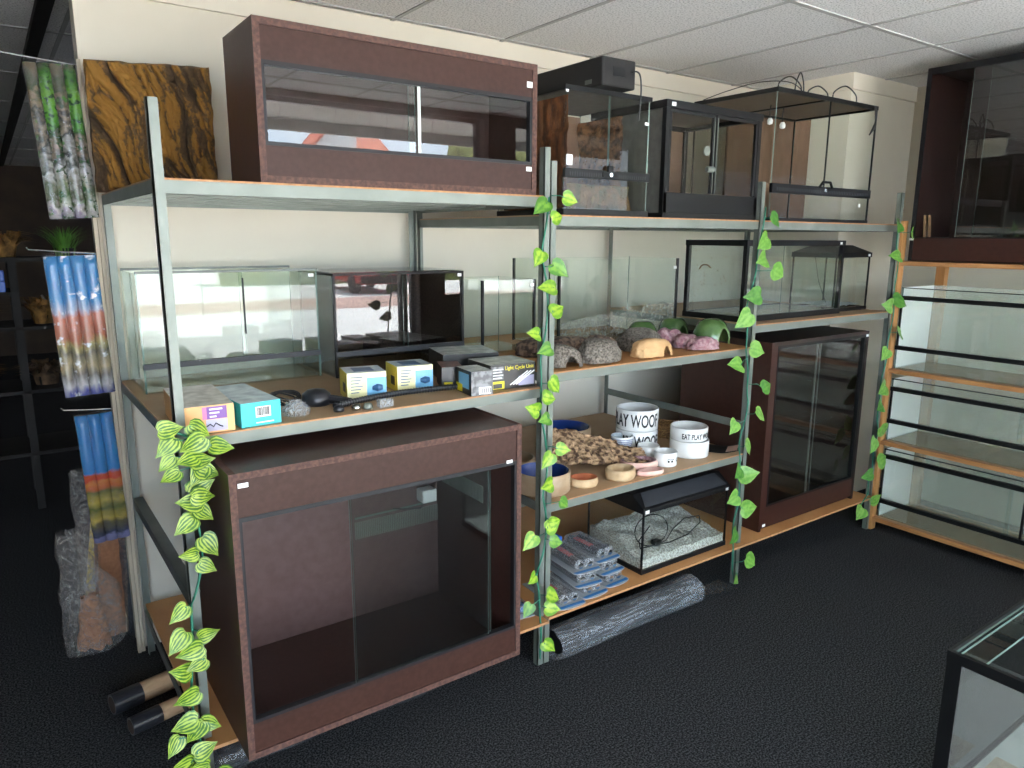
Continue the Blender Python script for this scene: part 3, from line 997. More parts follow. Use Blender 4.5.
# black framed double door terrarium
w, d, h = .575, .42, .43
T = thing('terrarium', 'black framed glass terrarium with two hinged doors on the top shelf', 'terrarium', (1.768, 0.005, 1.6875))
B(0, w, 0, .012, .018, .095).build('front_panel', 'black_plastic', T, bevel=.002)
MB().box(0, w, 0, d, 0, .018).build('base', 'black_plastic', T)
MB().box(.08, w - .08, .001, .010, -.0, .012).build('foot', 'hood_grey', T)
rim(T, w, d, h - .028, h, .026, name='top_frame')
for x, y in ((0, 0), (w - .020, 0), (0, d - .020), (w - .020, d - .020)):
    B(x, x + .020, y, y + .020, .018, h - .028).build('corner_post', 'black_plastic', T)
for x0, x1 in ((.022, w / 2 - .004), (w / 2 + .004, w - .022)):
    gd = B(x0, x1, .004, .009, .098, h - .03).build('glass_door', 'glass_dimmed', T)
    fr_ = MB().box(x0, x0 + .010, .001, .012, .098, h - .03).box(x1 - .014, x1, .001, .012, .098, h - .03).box(x0 + .01, x1 - .014, .001, .012, h - .042, h - .03)
    fr_.build('door_frame', 'black_plastic', gd)
    B(x1 - .006 if x0 < .1 else x0 + .004, (x1 - .006 if x0 < .1 else x0 + .004) + .003, -.0008, .001, .10, h - .04).build('door_seal', 'steel', gd)
B(.020, .17, d - .008, d - .002, .018, h - .03).build('back_panel', 'panel_grey', T)
B(.215, .345, d - .008, d - .002, .018, h - .03).build('back_panel', 'panel_grey', T)
B(.345, w - .020, d - .008, d - .002, .018, h - .03).build('back_panel', 'board_brown', T)
B(.002, .008, .02, d - .02, .018, h - .03).build('side_panel', 'panel_grey', T)  # added dark sheet; darkens the view through this and the bark lined terrarium
B(w - .008, w - .002, .02, d - .02, .018, h - .03).build('side_pane', 'glass_dimmed', T)
B(.026, w - .026, .026, d - .026, h - .012, h - .006).build('mesh_lid', 'mesh_roof', T)
MB().lathe([(0, 0), (.018, 0), (.018, .006), (0, .008)], 20).build('vent_disc', 'steel', T, loc=(w / 2 - .055, .0, .26), rot=(pi / 2, 0, 0))
MB().tube([(w / 2 - .05, -.004, .19), (w / 2 - .02, -.012, .19)], .012).build('door_knob', 'steel', T)
sticker(T, .022, -.004, h - .022, .022, .014)

# wide mesh topped terrarium
w, d, h = .79, .45, .545
T = thing('terrarium', 'wide clear glass terrarium with thin mesh top trailing black cables, on the top shelf', 'terrarium', (2.437, .005, 1.6875))
pane_box(T, w, d, h - .012, mat='glass_faint', z0=.014, parts=('back', 'left', 'right', 'floor'))
B(0, w, 0, .006, .014, .118).build('front_pane', 'glass_faint', T)
B(.002, w / 2 - .001, 0, .006, .158, h - .012, 0, right=1).build('glass_door', ['glass_faint', 'glass_edge'], T)
B(w / 2 + .001, w - .002, 0, .006, .158, h - .012, 0, left=1).build('glass_door', ['glass_faint', 'glass_edge'], T)
seals(T, w, d, .014, h - .012, .005, 'fr br bl')
B(w / 2 - .0025, w / 2 + .0025, -.001, .004, .16, h - .012).build('door_seal', 'black_plastic', T)
ch = B(-.002, w + .002, -.006, .008, .118, .158).build('vent_channel', 'black_plastic', T)
sl = MB()
for k in range(52):
    sl.box(.03 + k * .0142, .036 + k * .0142, -.0068, -.0061, .128, .142)
sl.build('vent_slot', 'hood_grey', ch)
MB().tube([(w / 2 - .05, -.01, .155), (w / 2 - .03, -.012, .178), (w / 2 + .03, -.012, .178), (w / 2 + .05, -.01, .155)], .006).build('latch', 'black_plastic', T)
MB().lathe([(0, 0), (.008, 0), (.008, .004), (0, .004)], 16).build('lock', 'chrome', T, loc=(w / 2, -.007, .142), rot=(pi / 2, 0, 0))
rim(T, w, d, 0, .014, .014, name='base_frame')
rim(T, w, d, h - .012, h + .006, .012, name='top_frame')
B(.012, w - .012, .012, d - .012, h - .004, h).build('mesh_lid', 'mesh_roof', T)
B(.38, .40, .012, d - .012, h - .010, h - .004).build('lid_bar', 'black_plastic', T)
sticker(T, w - .09, -.0005, .075, .016, .016)
o = B(0, .70, 0, .014, 0, .575).build('brown_board', 'board_brown', None, loc=(2.745, .50, 1.6862))
tag(o, 'plain brown board standing on the top shelf behind the mesh topped terrarium', 'board')
C_ = thing('lamp_cables', 'thin black lamp cables looped over the mesh top terrarium', 'cable', (2.437, .005, 1.6875 + h))
MB().cable([(.02, .42, .012), (.10, .35, .05), (.20, .25, .085), (.32, .18, .09), (.40, .16, .06), (.43, .15, .012)], .0022).build('cable', 'cable', C_)
for (x0, x1, hh) in ((.08, .25, .075), (.20, .27, .10), (.30, .46, .06), (.50, .70, .085)):
    MB().cable([(x0, .06, .012), (x0 + .01, .06, hh * .6), ((x0 + x1) / 2, .06, hh), (x1 - .01, .06, hh * .65), (x1, .06, .012)], .0032).build('cable', 'cable', C_)
MB().tube([(.735, -.02, .0), (.742, -.022, -.05), (.735, -.022, -.10), (.70, -.022, -.135)], [.004, .005, .008, .003]).build('plug', 'cable', C_)
for i, (x, y, z) in enumerate(((.26, .22, -.10), (.33, .20, -.115))):
    o = thing('lamp_socket', ['small white bulb hanging under the mesh top, the left of two', 'small white bulb hanging under the mesh top, the right of two'][i], 'bulb', (2.437 + x, .005 + y, 1.6875 + h + z))
    MB().lathe([(0, 0), (.012, .004), (.014, .018), (.008, .03), (0, .03)], 14).build('bulb', 'lamp_white', o, smooth=True)
    MB().tube([(0, 0, .028), (.0, .004, .06), (0, 0, -z - .012)], .0025).build('cord', 'cable', o)

# ---------------------------------------------------------------- second shelf, left bay (z 1.090)
Z2 = 1.0905
w, d, h = .605, .31, .395
T = thing('glass_tank', 'long clear glass tank with black front strip, at the left end of the second shelf', 'glass tank', (.020, .628, Z2))
pane_box(T, w, d, h, t=.006, mat='glass_green', z0=0, parts=('back', 'left', 'right', 'floor'))
B(0, w, 0, .006, 0, .082, 0, left=1, right=1).build('front_pane', ['glass_green', 'glass_edge'], T)
B(.0, .335, 0, .005, .098, h, 0, left=1, right=1, top=1).build('glass_door', ['glass_green', 'glass_edge'], T)
B(.325, w, .006, .011, .098, h, 0, left=1, right=1, top=1).build('glass_door', ['glass_green', 'glass_edge'], T)
B(0, w, -.004, .014, .082, .100).build('door_channel', 'hood_grey', T)
MB().box(0, w, -.002, .012, h, h + .008).box(0, w, d - .01, d, h, h + .008).build('top_channel', 'steel_dark', T)
B(.332, .338, -.003, 0, .18, h - .02).build('door_handle', 'black_plastic', T)
sticker(T, w - .035, -.0012, h - .022, .02, .012)
w, d, h = .555, .365, .385
T = thing('glass_tank', 'front opening glass tank with dark speckled back behind the two yellow boxes', 'glass tank', (.652, .548, Z2))
pane_box(T, w, d, h, t=.006, mat='glass_door', z0=0, parts=('left', 'floor'), side_mat='glass_milky')
B(w - .008, w, .012, d - .006, .006, h - .008).build('side_panel', 'back_dark', T)
B(0, w, 0, .006, 0, .078, 0).build('front_pane', ['glass_door', 'glass_edge'], T)
B(.008, .30, 0, .005, .096, h - .008, 0, right=1).build('glass_door', ['glass_door', 'glass_edge'], T)
B(.285, w - .006, .006, .011, .096, h - .008, 0, left=1).build('glass_door', ['glass_door', 'glass_edge'], T)
B(0, w, -.005, .014, .078, .098).build('door_channel', 'hood_grey', T)
B(.006, w - .006, d - .012, d - .006, .006, h - .008).build('back_panel', 'back_dark', T)
MB().box(0, w, -.003, .012, h - .008, h).box(0, w, d - .012, d, h - .008, h).box(0, .01, .012, d - .012, h - .008, h).box(w - .01, w, .012, d - .012, h - .008, h).build('top_frame', 'black_plastic', T)
B(0, w, .0, d, h + .0005, h + .004).build('lid_pane', 'glass', T)
seals(T, w, d, .0, h - .008, .008, 'fl fr')
sticker(T, w - .03, -.004, h - .022, .018, .012)
w, d, h = .27, .28, .30
T = thing('glass_tank', 'small clear cube glass tank standing behind the black boxes', 'glass tank', (1.247, .47, 1.1375))
pane_box(T, w, d, h, mat='glass', z0=0)
seals(T, w, d, .0, h, .009, 'fl fr')
sticker(T, w - .03, -.0012, h - .03, .02, .012)
w, d, h = .738, .34, .378
T = thing('glass_tank', 'large clear glass tank with dust stained lower front behind the rock hides', 'glass tank', (1.612, .43, 1.1375))
pane_box(T, w, d, h, mat='glass', z0=0)
seals(T, w, d, .0, h, .009, 'fl fr bl')
gr = [[(x, .016, .01 + j * .012) for x in [.008 + i * .0147 for i in range(51)]] for j in range(9)]
for row in gr:
    for i, p in enumerate(row):
        pass
hz = MB().sheet([[(.008 + i * .0147, .0072, .004 + (j / 8) * (.11 + .06 * i / 50 + .03 * noise.noise(Vector((i * .2, 0, 1))))) for i in range(51)] for j in range(9)])
_m, _n, _o = newmat('dust')
_t = _n.nodes.new('ShaderNodeBsdfTransparent')
_d = _n.nodes.new('ShaderNodeBsdfDiffuse')
_d.inputs[0].default_value = (.55, .52, .46, 1)
_tc = _n.nodes.new('ShaderNodeTexCoord')
_x = _n.nodes.new('ShaderNodeTexNoise')
_x.inputs['Scale'].default_value = 85
_x.inputs['Detail'].default_value = 4
_rr = _n.nodes.new('ShaderNodeValToRGB')
_rr.color_ramp.elements[0].position = .45
_rr.color_ramp.elements[0].color = (.18, .18, .18, 1)
_rr.color_ramp.elements[1].position = .62
_rr.color_ramp.elements[1].color = (.55, .55, .55, 1)
_mx = _n.nodes.new('ShaderNodeMixShader')
_n.links.new(_tc.outputs['Object'], _x.inputs['Vector'])
_n.links.new(_x.outputs['Fac'], _rr.inputs['Fac'])
_n.links.new(_rr.outputs[0], _mx.inputs[0])
_n.links.new(_t.outputs[0], _mx.inputs[1])
_n.links.new(_d.outputs[0], _mx.inputs[2])
_n.links.new(_mx.outputs[0], _o.inputs[0])
hz.build('dust_film', 'dust', T)
sticker(T, w - .035, -.0012, h - .05, .02, .014)


def carton(name, label, loc, w, d, h, rz, mats, group=None, decals=()):
    """mats: (front, side, top)"""
    T = thing(name, label, 'box', loc, rz, group)
    B(0, w, 0, d, 0, h, 0, front=0, left=1, right=1, back=0, top=2, bottom=1).build('carton', list(mats), T)
    for nm, m, x0, x1, z0, z1 in decals:
        B(x0 * w, x1 * w, -.0007, 0, z0 * h, z1 * h).build(nm, m, T)
    return T


pbr('card_orange', (.78, .42, .16), .4)
pbr('card_purple', (.18, .06, .30), .4)
pbr('card_pink', (.70, .16, .35), .4)
pbr('card_photo', (.45, .38, .32), .35, col2=(.75, .68, .62), scale=30)
pbr('card_teal', (.02, .48, .52), .35)
pbr('card_photo2', (.60, .68, .70), .3, col2=(.30, .36, .42), scale=25)
pbr('card_yellow', (.78, .66, .10), .4)
pbr('card_cream', (.80, .76, .42), .4)
pbr('card_blue', (.16, .42, .66), .35)
pbr('card_bluedark', (.03, .10, .22), .35)
pbr('card_black', (.018, .017, .017), .3)
pbr('card_grey', (.24, .24, .25), .35, col2=(.07, .07, .075), scale=45, lo=.42, hi=.58)
pbr('card_silver', (.62, .64, .62), .3, col2=(.30, .32, .32), scale=30)
pbr('card_lemon', (.78, .66, .02), .4)
pbr('card_lilac', (.40, .38, .52), .4)
pbr('card_brown', (.30, .14, .10), .4, col2=(.10, .06, .05), scale=30)

b = carton('product_box', 'orange box with purple label and photo top, at the shelf edge by the post', (.005, .012, Z2), .135, .30, .075, radians(-3),
           ('card_orange', 'card_orange', 'card_photo'), decals=(('pink_label', 'card_pink', .40, .48, .50, .95), ('purple_label', 'card_purple', .48, .86, .50, .95), ('lilac_label', 'card_lilac', .46, .86, .06, .48)))
for k in range(3):
    B(.072, .105 - .008 * k, -.0014, -.0007, .062 - .010 * k, .066 - .010 * k).build('print_line', 'white_label', b)
MB().tube([(.062, -.0012, .018), (.072, -.0012, .024), (.080, -.0012, .016), (.086, -.0012, .026), (.096, -.0012, .018), (.104, -.0012, .014)], .0018, 5).build('animal_print', 'card_black', b)
b = carton('product_box', 'teal box with barcode, beside the orange box', (.158, .008, Z2), .112, .285, .068, radians(4), ('card_teal', 'card_teal', 'card_photo2'),
           decals=(('barcode_label', 'white_label', .36, .74, .36, .80),))
bc = MB()
x = .044
rr = random.Random(3)
while x < .079:
    ww = rr.choice((.0008, .0014, .002))
    bc.box(x, x + ww, -.0013, -.0007, .029, .052)
    x += ww + rr.choice((.0008, .0014))
bc.build('barcode', 'lettering', b)
B(.04, .09, -.0013, -.0007, .008, .011).build('print_line', 'white_label', b)
for i, (x, y, rz) in enumerate(((.535, .172, -12), (.725, .195, -8))):
    b = carton('pump_box', ['yellow box picturing a blue pump, the left of the pair beside the black tubing', 'yellow box picturing a blue pump, the right of the pair beside the black boxes'][i],
               (x, y, Z2), .128, .125, .088, radians(rz), ('card_cream', 'card_yellow', 'card_photo2'), 'yellow pump boxes',
               decals=(('blue_panel', 'card_blue', .50, 1.0, .08, .80),))
    gp = MB().tube([(.082, -.0012, .036), (.098, -.0012, .036), (.114, -.0012, .036)], [.006, .013, .009], 14).build('pump_picture', 'card_bluedark', b)
    for k in range(6):
        B(.012, .05 - .006 * (k % 3), -.0014, -.0007, .072 - .010 * k, .075 - .010 * k).build('print_line', 'card_bluedark', b)
    B(-.0008, 0, .03, .07, .02, .05).build('side_print', 'card_black', b)
    B(.03, .095, .03, .095, .088, .0888).build('top_picture', 'card_bluedark', b)
# dark boxes at the right end
b = carton('product_box', 'black box with grey photo front and barcode, in front at the post', (.898, .002, Z2), .080, .125, .082, radians(-7), ('card_grey', 'card_black', 'card_silver'),
           decals=(('barcode_label', 'white_label', .35, .92, .05, .34),))
B(-.0008, 0, .02, .10, .02, .07).build('blue_print', 'card_blue', b)
B(-.0012, -.0008, .07, .118, .004, .03).build('yellow_print', 'card_lemon', b)
bc = MB()
for x in (.038, .046, .054, .062, .069):
    bc.box(x, x + .003, -.0013, -.0007, .007, .024)
bc.build('barcode', 'lettering', b)
b = carton('lamp_box', 'long black and yellow lamp box lettered Light Cycle Unit, at the shelf edge', (1.000, .040, Z2), .182, .165, .088, radians(-4), ('card_black', 'card_black', 'card_silver'),
           decals=(('yellow_band', 'card_lemon', .0, .30, .04, .34), ('text_panel', 'card_grey', .02, .28, .42, .92), ('lilac_picture', 'card_lilac', .62, .97, .1, .48)))
text_front('Light Cycle Unit', .019, .116, -.0006, .068, .95).build('lettering', 'card_lemon', b)
for k in range(3):
    MB().tube([(.078 + k * .012, -.0012, .014), (.150 + k * .014, -.0012, .058)], .0024, 5).build('tube_picture', 'white_label', b)
for k in range(4):
    B(.008, .05 - .005 * (k % 2), -.0014, -.0007, .070 - .010 * k, .073 - .010 * k).build('print_line', 'white_label', b)
B(.01, .045, -.0014, -.0007, .006, .022).build('print_mark', 'card_black', b)
b = carton('product_box', 'flat dark box with silver top, lying behind the long black box', (.950, .275, Z2), .215, .20, .098, radians(-14), ('card_black', 'card_black', 'card_silver'))
b = carton('product_box', 'dark box with brown picture top, behind the grey photo box', (.880, .165, Z2), .075, .13, .075, radians(-22), ('card_black', 'card_black', 'card_brown'),
           decals=(('yellow_print', 'card_lemon', .1, .5, .1, .3),))

# pump with coiled cord, bag of fittings, corrugated hose
p = thing('water_pump', 'small black pump with coiled black cord lying by the teal box', 'pump', (.405, .20, Z2))
prof = [(0, 0), (.042, 0), (.046, .012), (.043, .034), (.028, .046), (0, .05)]
MB().lathe(prof, 24).build('body', 'tool_black', p, smooth=True, loc=(.03, -.02, 0))
MB().tube([(.055, -.035, .017), (.09, -.07, .015), (.115, -.095, .013)], [.016, .013, .010]).build('nozzle', 'tool_black', p)
cs = []
for k in range(70):
    a = k * .42
    cs.append((-.055 + (.042 + .006 * sin(k * .9)) * cos(a), .02 + .055 * sin(a) * .6, .005 + .035 * abs(sin(k * .23))))
MB().tube(cs, .0028, 6).build('cord', 'cable', p)
g = MB()
gr = []
for j in range(9):
    th = pi / 2 * j / 8
    gr.append([(.042 * cos(th) * cos(2 * pi * i / 20) * (1 + .3 * noise.noise(Vector((i * .9, j * .7, 1)))), .038 * cos(th) * sin(2 * pi * i / 20) * (1 + .3 * noise.noise(Vector((i * .9, j * .7, 4)))),
                .046 * sin(th) * (1 + .2 * noise.noise(Vector((i, j, 8)))) + .001) for i in range(21)])
o = MB().sheet(gr).build('fittings_bag', 'blister', None, smooth=True, loc=(.335, .085, Z2))
tag(o, 'small clear crumpled bag of fittings in front of the black pump', 'bag')
h_ = thing('hose_kit', 'black corrugated hose lying along the shelf front below the yellow boxes', 'hose', (.455, .07, Z2))
pts, rs = [], []
for k in range(90):
    t = k / 89
    pts.append((.46 * t - .005, .075 * t + .03 * sin(t * 3.1) - .03 * t * t, .013))
    rs.append(.0105 if k % 2 else .0085)
MB().tube(pts, rs, 10).build('hose', 'tool_black', h_)
for x, y, mt, r in ((.0, -.02, 'tool_black', .016), (.052, -.030, 'chrome', .014), (.088, -.036, 'steel', .014)):
    MB().lathe([(0, .0), (r, 0), (r * 1.05, .008), (r * .8, .016), (0, .018)], 18).build('fitting', mt, h_, smooth=True, loc=(x, y, 0))
B(.118, .165, -.058, -.03, 0, .026).build('clip', 'blister', h_, bevel=.003)

# ---------------------------------------------------------------- rock hides (z 1.1375)
Z3 = 1.1412


def hide(name, label, cat, loc, w, d, h, mat, rz=0, rough=.18, seed=1, hole=None, n=96, power=2.4, group=None, freq=14, smooth=True, flat=.0):
    """hollow hump; hole = (angle, half angle, height) of the doorway"""
    mb = MB()
    m = 36
    ring = []
    for j in range(m + 1):
        th = pi / 2 * j / m
        for i in range(n):
            a = 2 * pi * i / n
            ca, sa = cos(a), sin(a)
            k = (abs(ca) ** power + abs(sa) ** power) ** (-1 / power)
            cr = cos(th) ** .62
            x, y, z = w / 2 * ca * k * cr, d / 2 * sa * k * cr, h * sin(th) ** .85
            q = Vector((x * freq + seed * 7.3, y * freq, z * freq))
            nn = noise.noise(q) * .7 + noise.noise(q * 2.7) * .4 + noise.noise(q * 7) * .28 + noise.noise(q * 15) * .12
            s_ = 1 + rough * nn
            mb.v.append((x * s_, y * s_, max(0, z * (1 + rough * .8 * noise.noise(q + Vector((3, 3, 3)))))))
    for j in range(m):
        for i in range(n):
            i2 = (i + 1) % n
            if hole:
                a = 2 * pi * (i + .5) / n
                da = (a - hole[0] + pi) % (2 * pi) - pi
                zz = mb.v[j * n + i][2]
                if abs(da) < hole[1] and zz < hole[2] * math.sqrt(max(0, 1 - (da / hole[1]) ** 2)):
                    continue
            mb.face((j * n + i, j * n + i2, (j + 1) * n + i2, (j + 1) * n + i))
    o = mb.build(name, mat, None, smooth=smooth, loc=loc, rot=(0, 0, rz))
    md = o.modifiers.new('solid', 'SOLIDIFY')
    md.thickness = .005
    md.offset = -1
    return tag(o, label, cat, group)


hide('rock_hide', 'long brown bark textured hide behind the post, the darkest and flattest one', 'hide', (1.50, .30, Z3), .34, .16, .072, 'bark_brown', radians(-28), .2, 2)
hide('rock_hide', 'dark brown rough hide between the two front grey hides and the dusty glass tank', 'hide', (1.655, .215, Z3), .15, .12, .072, 'bark_brown', 0, .2, 12, hole=(-pi * .45, .4, .03))
hide('rock_hide', 'grey speckled rock hide with dark gap, front one next to the post', 'hide', (1.352, .085, Z3), .155, .13, .075, 'grey_rock', radians(-8), .22, 3, hole=(-1.5, .32, .038))
hide('rock_hide', 'large grey speckled rock hide at the shelf front, left of the tan one', 'hide', (1.535, .085, Z3), .19, .14, .085, 'grey_rock', radians(5), .2, 4)
hide('rock_hide', 'big grey rock hide with side opening, lying behind the tan rock hide', 'hide', (1.895, .215, Z3), .22, .17, .085, 'grey_rock', radians(10), .22, 5, hole=(-1.5, .30, .045))
hide('rock_hide', 'tan smooth rock hide with small dark cave mouth, at the shelf front', 'hide', (1.80, .062, Z3), .20, .105, .068, 'tan_rock', radians(-2), .14, 6, hole=(-1.15, .24, .040), freq=18)
for i, (x, y, w, d, h, sd) in enumerate(((2.085, .235, .145, .10, .072, 7), (2.105, .145, .12, .09, .058, 8), (2.125, .068, .15, .09, .052, 9))):
    hide('pink_hide', ['knobbly pink mineral log lying nearest the green pots', 'knobbly pink mineral log in the middle of the three pink pieces', 'pale pink knobbly log at the shelf front beside the tan hide'][i],
         'hide', (x, y, Z3), w, d, h, 'pink_rock', radians(-12), .22, sd, freq=30, hole=(-.5, .3, .02) if i == 2 else None)
for i, (x, y, s_) in enumerate(((2.075, .385, .95), (2.285, .385, 1.0), (2.295, .165, 1.15))):
    hide('green_hide', ['glazed green dome hide at the left, nearest the dusty glass tank', 'glazed green dome hide in the middle, at the back of the three', 'glazed green dome hide at the right with dark round doorway, nearest the post'][i],
         'hide', (x, y, Z3), .155 * s_, .14 * s_, .098 * s_, 'green_glaze', 0, .05, 20 + i, hole=(-1.58, .42, .062 * s_), power=2.0, group=None)

# ---------------------------------------------------------------- bowls (z .6456)
Z4 = .6458


def bowl(name, label, loc, r, h, mat, inner=None, group=None, wall=.008, taper=1.0, rz=0, foot=0):
    T = thing(name, label, 'bowl', loc, rz, group)
    prof = [(0, .002), (r * taper * .96, .0), (r * taper, .004), (r, h - .003), (r - wall * .4, h), (r - wall, h - .003), (r * taper - wall, wall), (0, wall)]
    mis = [0, 0, 0, 0, 0, 1, 1]
    MB().lathe(prof, 48, mis=mis).build('body', [mat, inner or mat], T, smooth=True)
    return T


def lettered(T, txt, size, r, z, a0, sx=1.0):
    text_around(txt, size, r, z, a0, sx).build('lettering', 'lettering', T)


A0 = -2.02      # the aisle side of a bowl as the room sees it
b = bowl('dog_bowl', 'large white bowl lettered EAT PLAY WOOF, underneath the other large one', (2.035, .355, Z4), .098, .095, 'white_ceramic', wall=.007)
lettered(b, 'EAT PLAY WOOF', .078, .098, .020, -2.78, .545)
b = bowl('dog_bowl', 'large white bowl lettered EAT PLAY WOOF, stacked on top of the other large one', (2.035, .355, Z4 + .0955), .098, .098, 'white_ceramic', wall=.007)
lettered(b, 'EAT PLAY WOOF', .082, .098, .022, -2.98, .545)
b = bowl('dog_bowl', 'medium white bowl lettered EAT PLAY WOOF at the right, lower of its two', (2.150, .135, Z4), .088, .075, 'white_ceramic', wall=.007)
b = bowl('dog_bowl', 'medium white bowl lettered EAT PLAY WOOF at the right, upper of its two', (2.146, .137, Z4 + .0755), .084, .060, 'white_ceramic', wall=.007)
lettered(b, 'EAT PLAY WOOF', .034, .084, .014, -1.82, .62)
b = bowl('small_bowl', 'small white bowl with blue patterned outside beside the cork bark', (1.905, .318, Z4 + .0), .052, .085, 'white_ceramic', 'card_photo2', wall=.005, taper=.72)
pm = MB()
for k in range(64):
    a = 2 * pi * k / 64
    for q in range(4):
        rr_ = .0455 + .0055 * (q / 3) + .0003
        a2 = a + (q % 2) * pi / 64
        zc = .042 + q * .0095
        pm.sheet([[(rr_ * cos(a2 + u), rr_ * sin(a2 + u), zc + vv) for u in (-.026, .026)] for vv in (0, .0055)])
pm.v = [(x * (1 + (z - .042) * .9), y * (1 + (z - .042) * .9), z) for x, y, z in pm.v]
pm.build('pattern', 'blue_glaze', b)
bowl('small_bowl', 'small plain white bowl between the patterned bowl and the paw print bowl', (1.960, .205, Z4), .050, .058, 'white_ceramic', wall=.006)
b = bowl('small_bowl', 'small white bowl with black paw prints at the shelf front', (1.945, .088, Z4), .050, .062, 'white_ceramic', wall=.006)
pw = MB()
for a_ in (A0 - .1, A0 + .22, A0 + .8):
    for du, dv, rr_ in ((0, 0, .0055), (-.006, .008, .0022), (-.002, .0105, .0022), (.003, .0105, .0022), (.007, .008, .0022)):
        ring = []
        for k in range(8):
            t = 2 * pi * k / 8
            aa = a_ + (du + rr_ * cos(t)) / .05
            ring.append((.0506 * cos(aa), .0506 * sin(aa), .026 + dv + rr_ * sin(t)))
        n0 = len(pw.v)
        pw.v += ring
        pw.face(range(n0, n0 + 8))
pw.build('paw_print', 'lettering', b)
bowl('feed_bowl', 'brown stoneware bowl glazed blue inside, at the front left behind the post', (1.312, .138, Z4), .106, .082, 'stoneware', 'blue_glaze', wall=.007)
bowl('feed_bowl', 'brown stoneware bowl glazed blue inside, behind the cork bark', (1.800, .60, Z4), .125, .085, 'stoneware', 'blue_glaze', wall=.007)
bowl('feed_bowl', 'plain tan bowl partly hidden behind the post and the vivarium edge', (1.345, .40, Z4), .10, .06, 'stoneware', 'stoneware', wall=.01)


def dish(name, label, loc, w, d, h, mat, inner, rz, seed):
    T = thing(name, label, 'dish', loc, rz)
    n = 36
    mb = MB()
    prof = [(0, .001), (.92, 0), (1.0, .3), (.97, .8), (.90, 1.0), (.78, .95), (.60, .45), (0, .38)]
    for k, (r, z) in enumerate(prof):
        for i in range(n):
            a = 2 * pi * i / n
            q = 1 + .09 * noise.noise(Vector((cos(a) * 1.6 + seed, sin(a) * 1.6, k * .12)))
            mb.v.append((w / 2 * r * q * cos(a), d / 2 * r * q * sin(a), h * z))
    for k in range(len(prof) - 1):
        for i in range(n):
            i2 = (i + 1) % n
            mb.face((k * n + i, k * n + i2, (k + 1) * n + i2, (k + 1) * n + i), 1 if k >= 4 else 0)
    mb.build('body', [mat, inner], T, smooth=True)
    return T


dish('reptile_dish', 'oval rock dish with orange inside at the front of the bowl shelf', (1.475, .085, Z4), .125, .10, .034, 'sand_stone', 'orange_clay', radians(-12), 3)
dish('reptile_dish', 'tan stone dish at the shelf front beneath the cork bark', (1.655, .065, Z4), .135, .115, .045, 'sand_stone', 'sand_stone', radians(-6), 9)
dish('reptile_dish', 'pale pink stone dish at the shelf front, nearest the small white bowls', (1.815, .120, Z4), .17, .12, .036, 'pale_pink', 'pink_rock', radians(-22), 14)
dish('reptile_dish', 'flat pink slab dish at the shelf front edge beside the tan stone dish', (1.795, .030, Z4), .13, .06, .020, 'pale_pink', 'pale_pink', radians(-14), 18)
# cork bark half pipe leaning on the bowls
gr = []
for j in range(41):
    v_ = j / 40
    row = []
    for i in range(91):
        u = i / 90
        half = .125 * (1 - .50 * u ** 1.5) * (.55 + .45 * min(1, u / .25)) + .012 * noise.noise(Vector((u * 14, j // 20, 2)))
        yy = (v_ - .5) * 2 * half
        q = Vector((u * 11, yy * 26, 3.1))
        rel = .014 * noise.noise(q * .8) + .006 * noise.noise(q * 2.6) + .0035 * noise.noise(q * 6)
        zz = .018 + .115 * (v_ ** 1.2) * (1 - .75 * u) + .03 * (1 - v_) * 0 + rel + .014 * sin(u * 5)
        end = .012 * noise.noise(Vector((j * .45, 8, 3)))
        row.append(((u - .5) * .46 + (end if i in (0, 90) else 0), yy * .72 + .3 * rel, max(.004, zz)))
    gr.append(row)
o = MB().sheet(gr).build('cork_bark', 'cork', None, smooth=True, solid=.014, loc=(1.680, .250, Z4 + .018), rot=(0, 0, radians(-24)))
tag(o, 'rough piece of cork bark lying among the bowls', 'cork bark')
# woven basket at the back
T = thing('wicker_mat', 'woven straw piece standing behind the white bowls', 'wicker mat', (2.225, .40, Z4), rz=radians(-62))
gr = []
for j in range(13):
    gr.append([(i / 40 * .30 - .15, .035 * sin(j / 12 * pi) + .003 * (((i + j) % 2) * 2 - 1), .009 + j / 12 * .085) for i in range(41)])
MB().sheet(gr).build('weave', 'wicker', T, smooth=False, solid=.006)
# leaflet lying at the right end
T = thing('leaflet', 'black leaflet with curled pink corner at the right end of the bowl shelf', 'leaflet', (2.30, .14, Z4), rz=radians(-58))
gr = [[(x * .26 - .13, y * .13 - .065, .0015 + .045 * max(0, x - .72) ** 1.3 * 2.2) for x in [i / 20 for i in range(21)]] for y in [j / 6 for j in range(7)]]
MB().sheet(gr).build('sheet', 'black_matt', T, smooth=True, solid=.0015)
gr = [[(x * .26 - .13, y * .10 - .055, .0025 + .045 * max(0, x - .72) ** 1.3 * 2.2) for x in [.8 + i / 100 for i in range(20)]] for y in [j / 6 for j in range(7)]]
MB().sheet(gr).build('print', 'pale_pink', T, smooth=True)

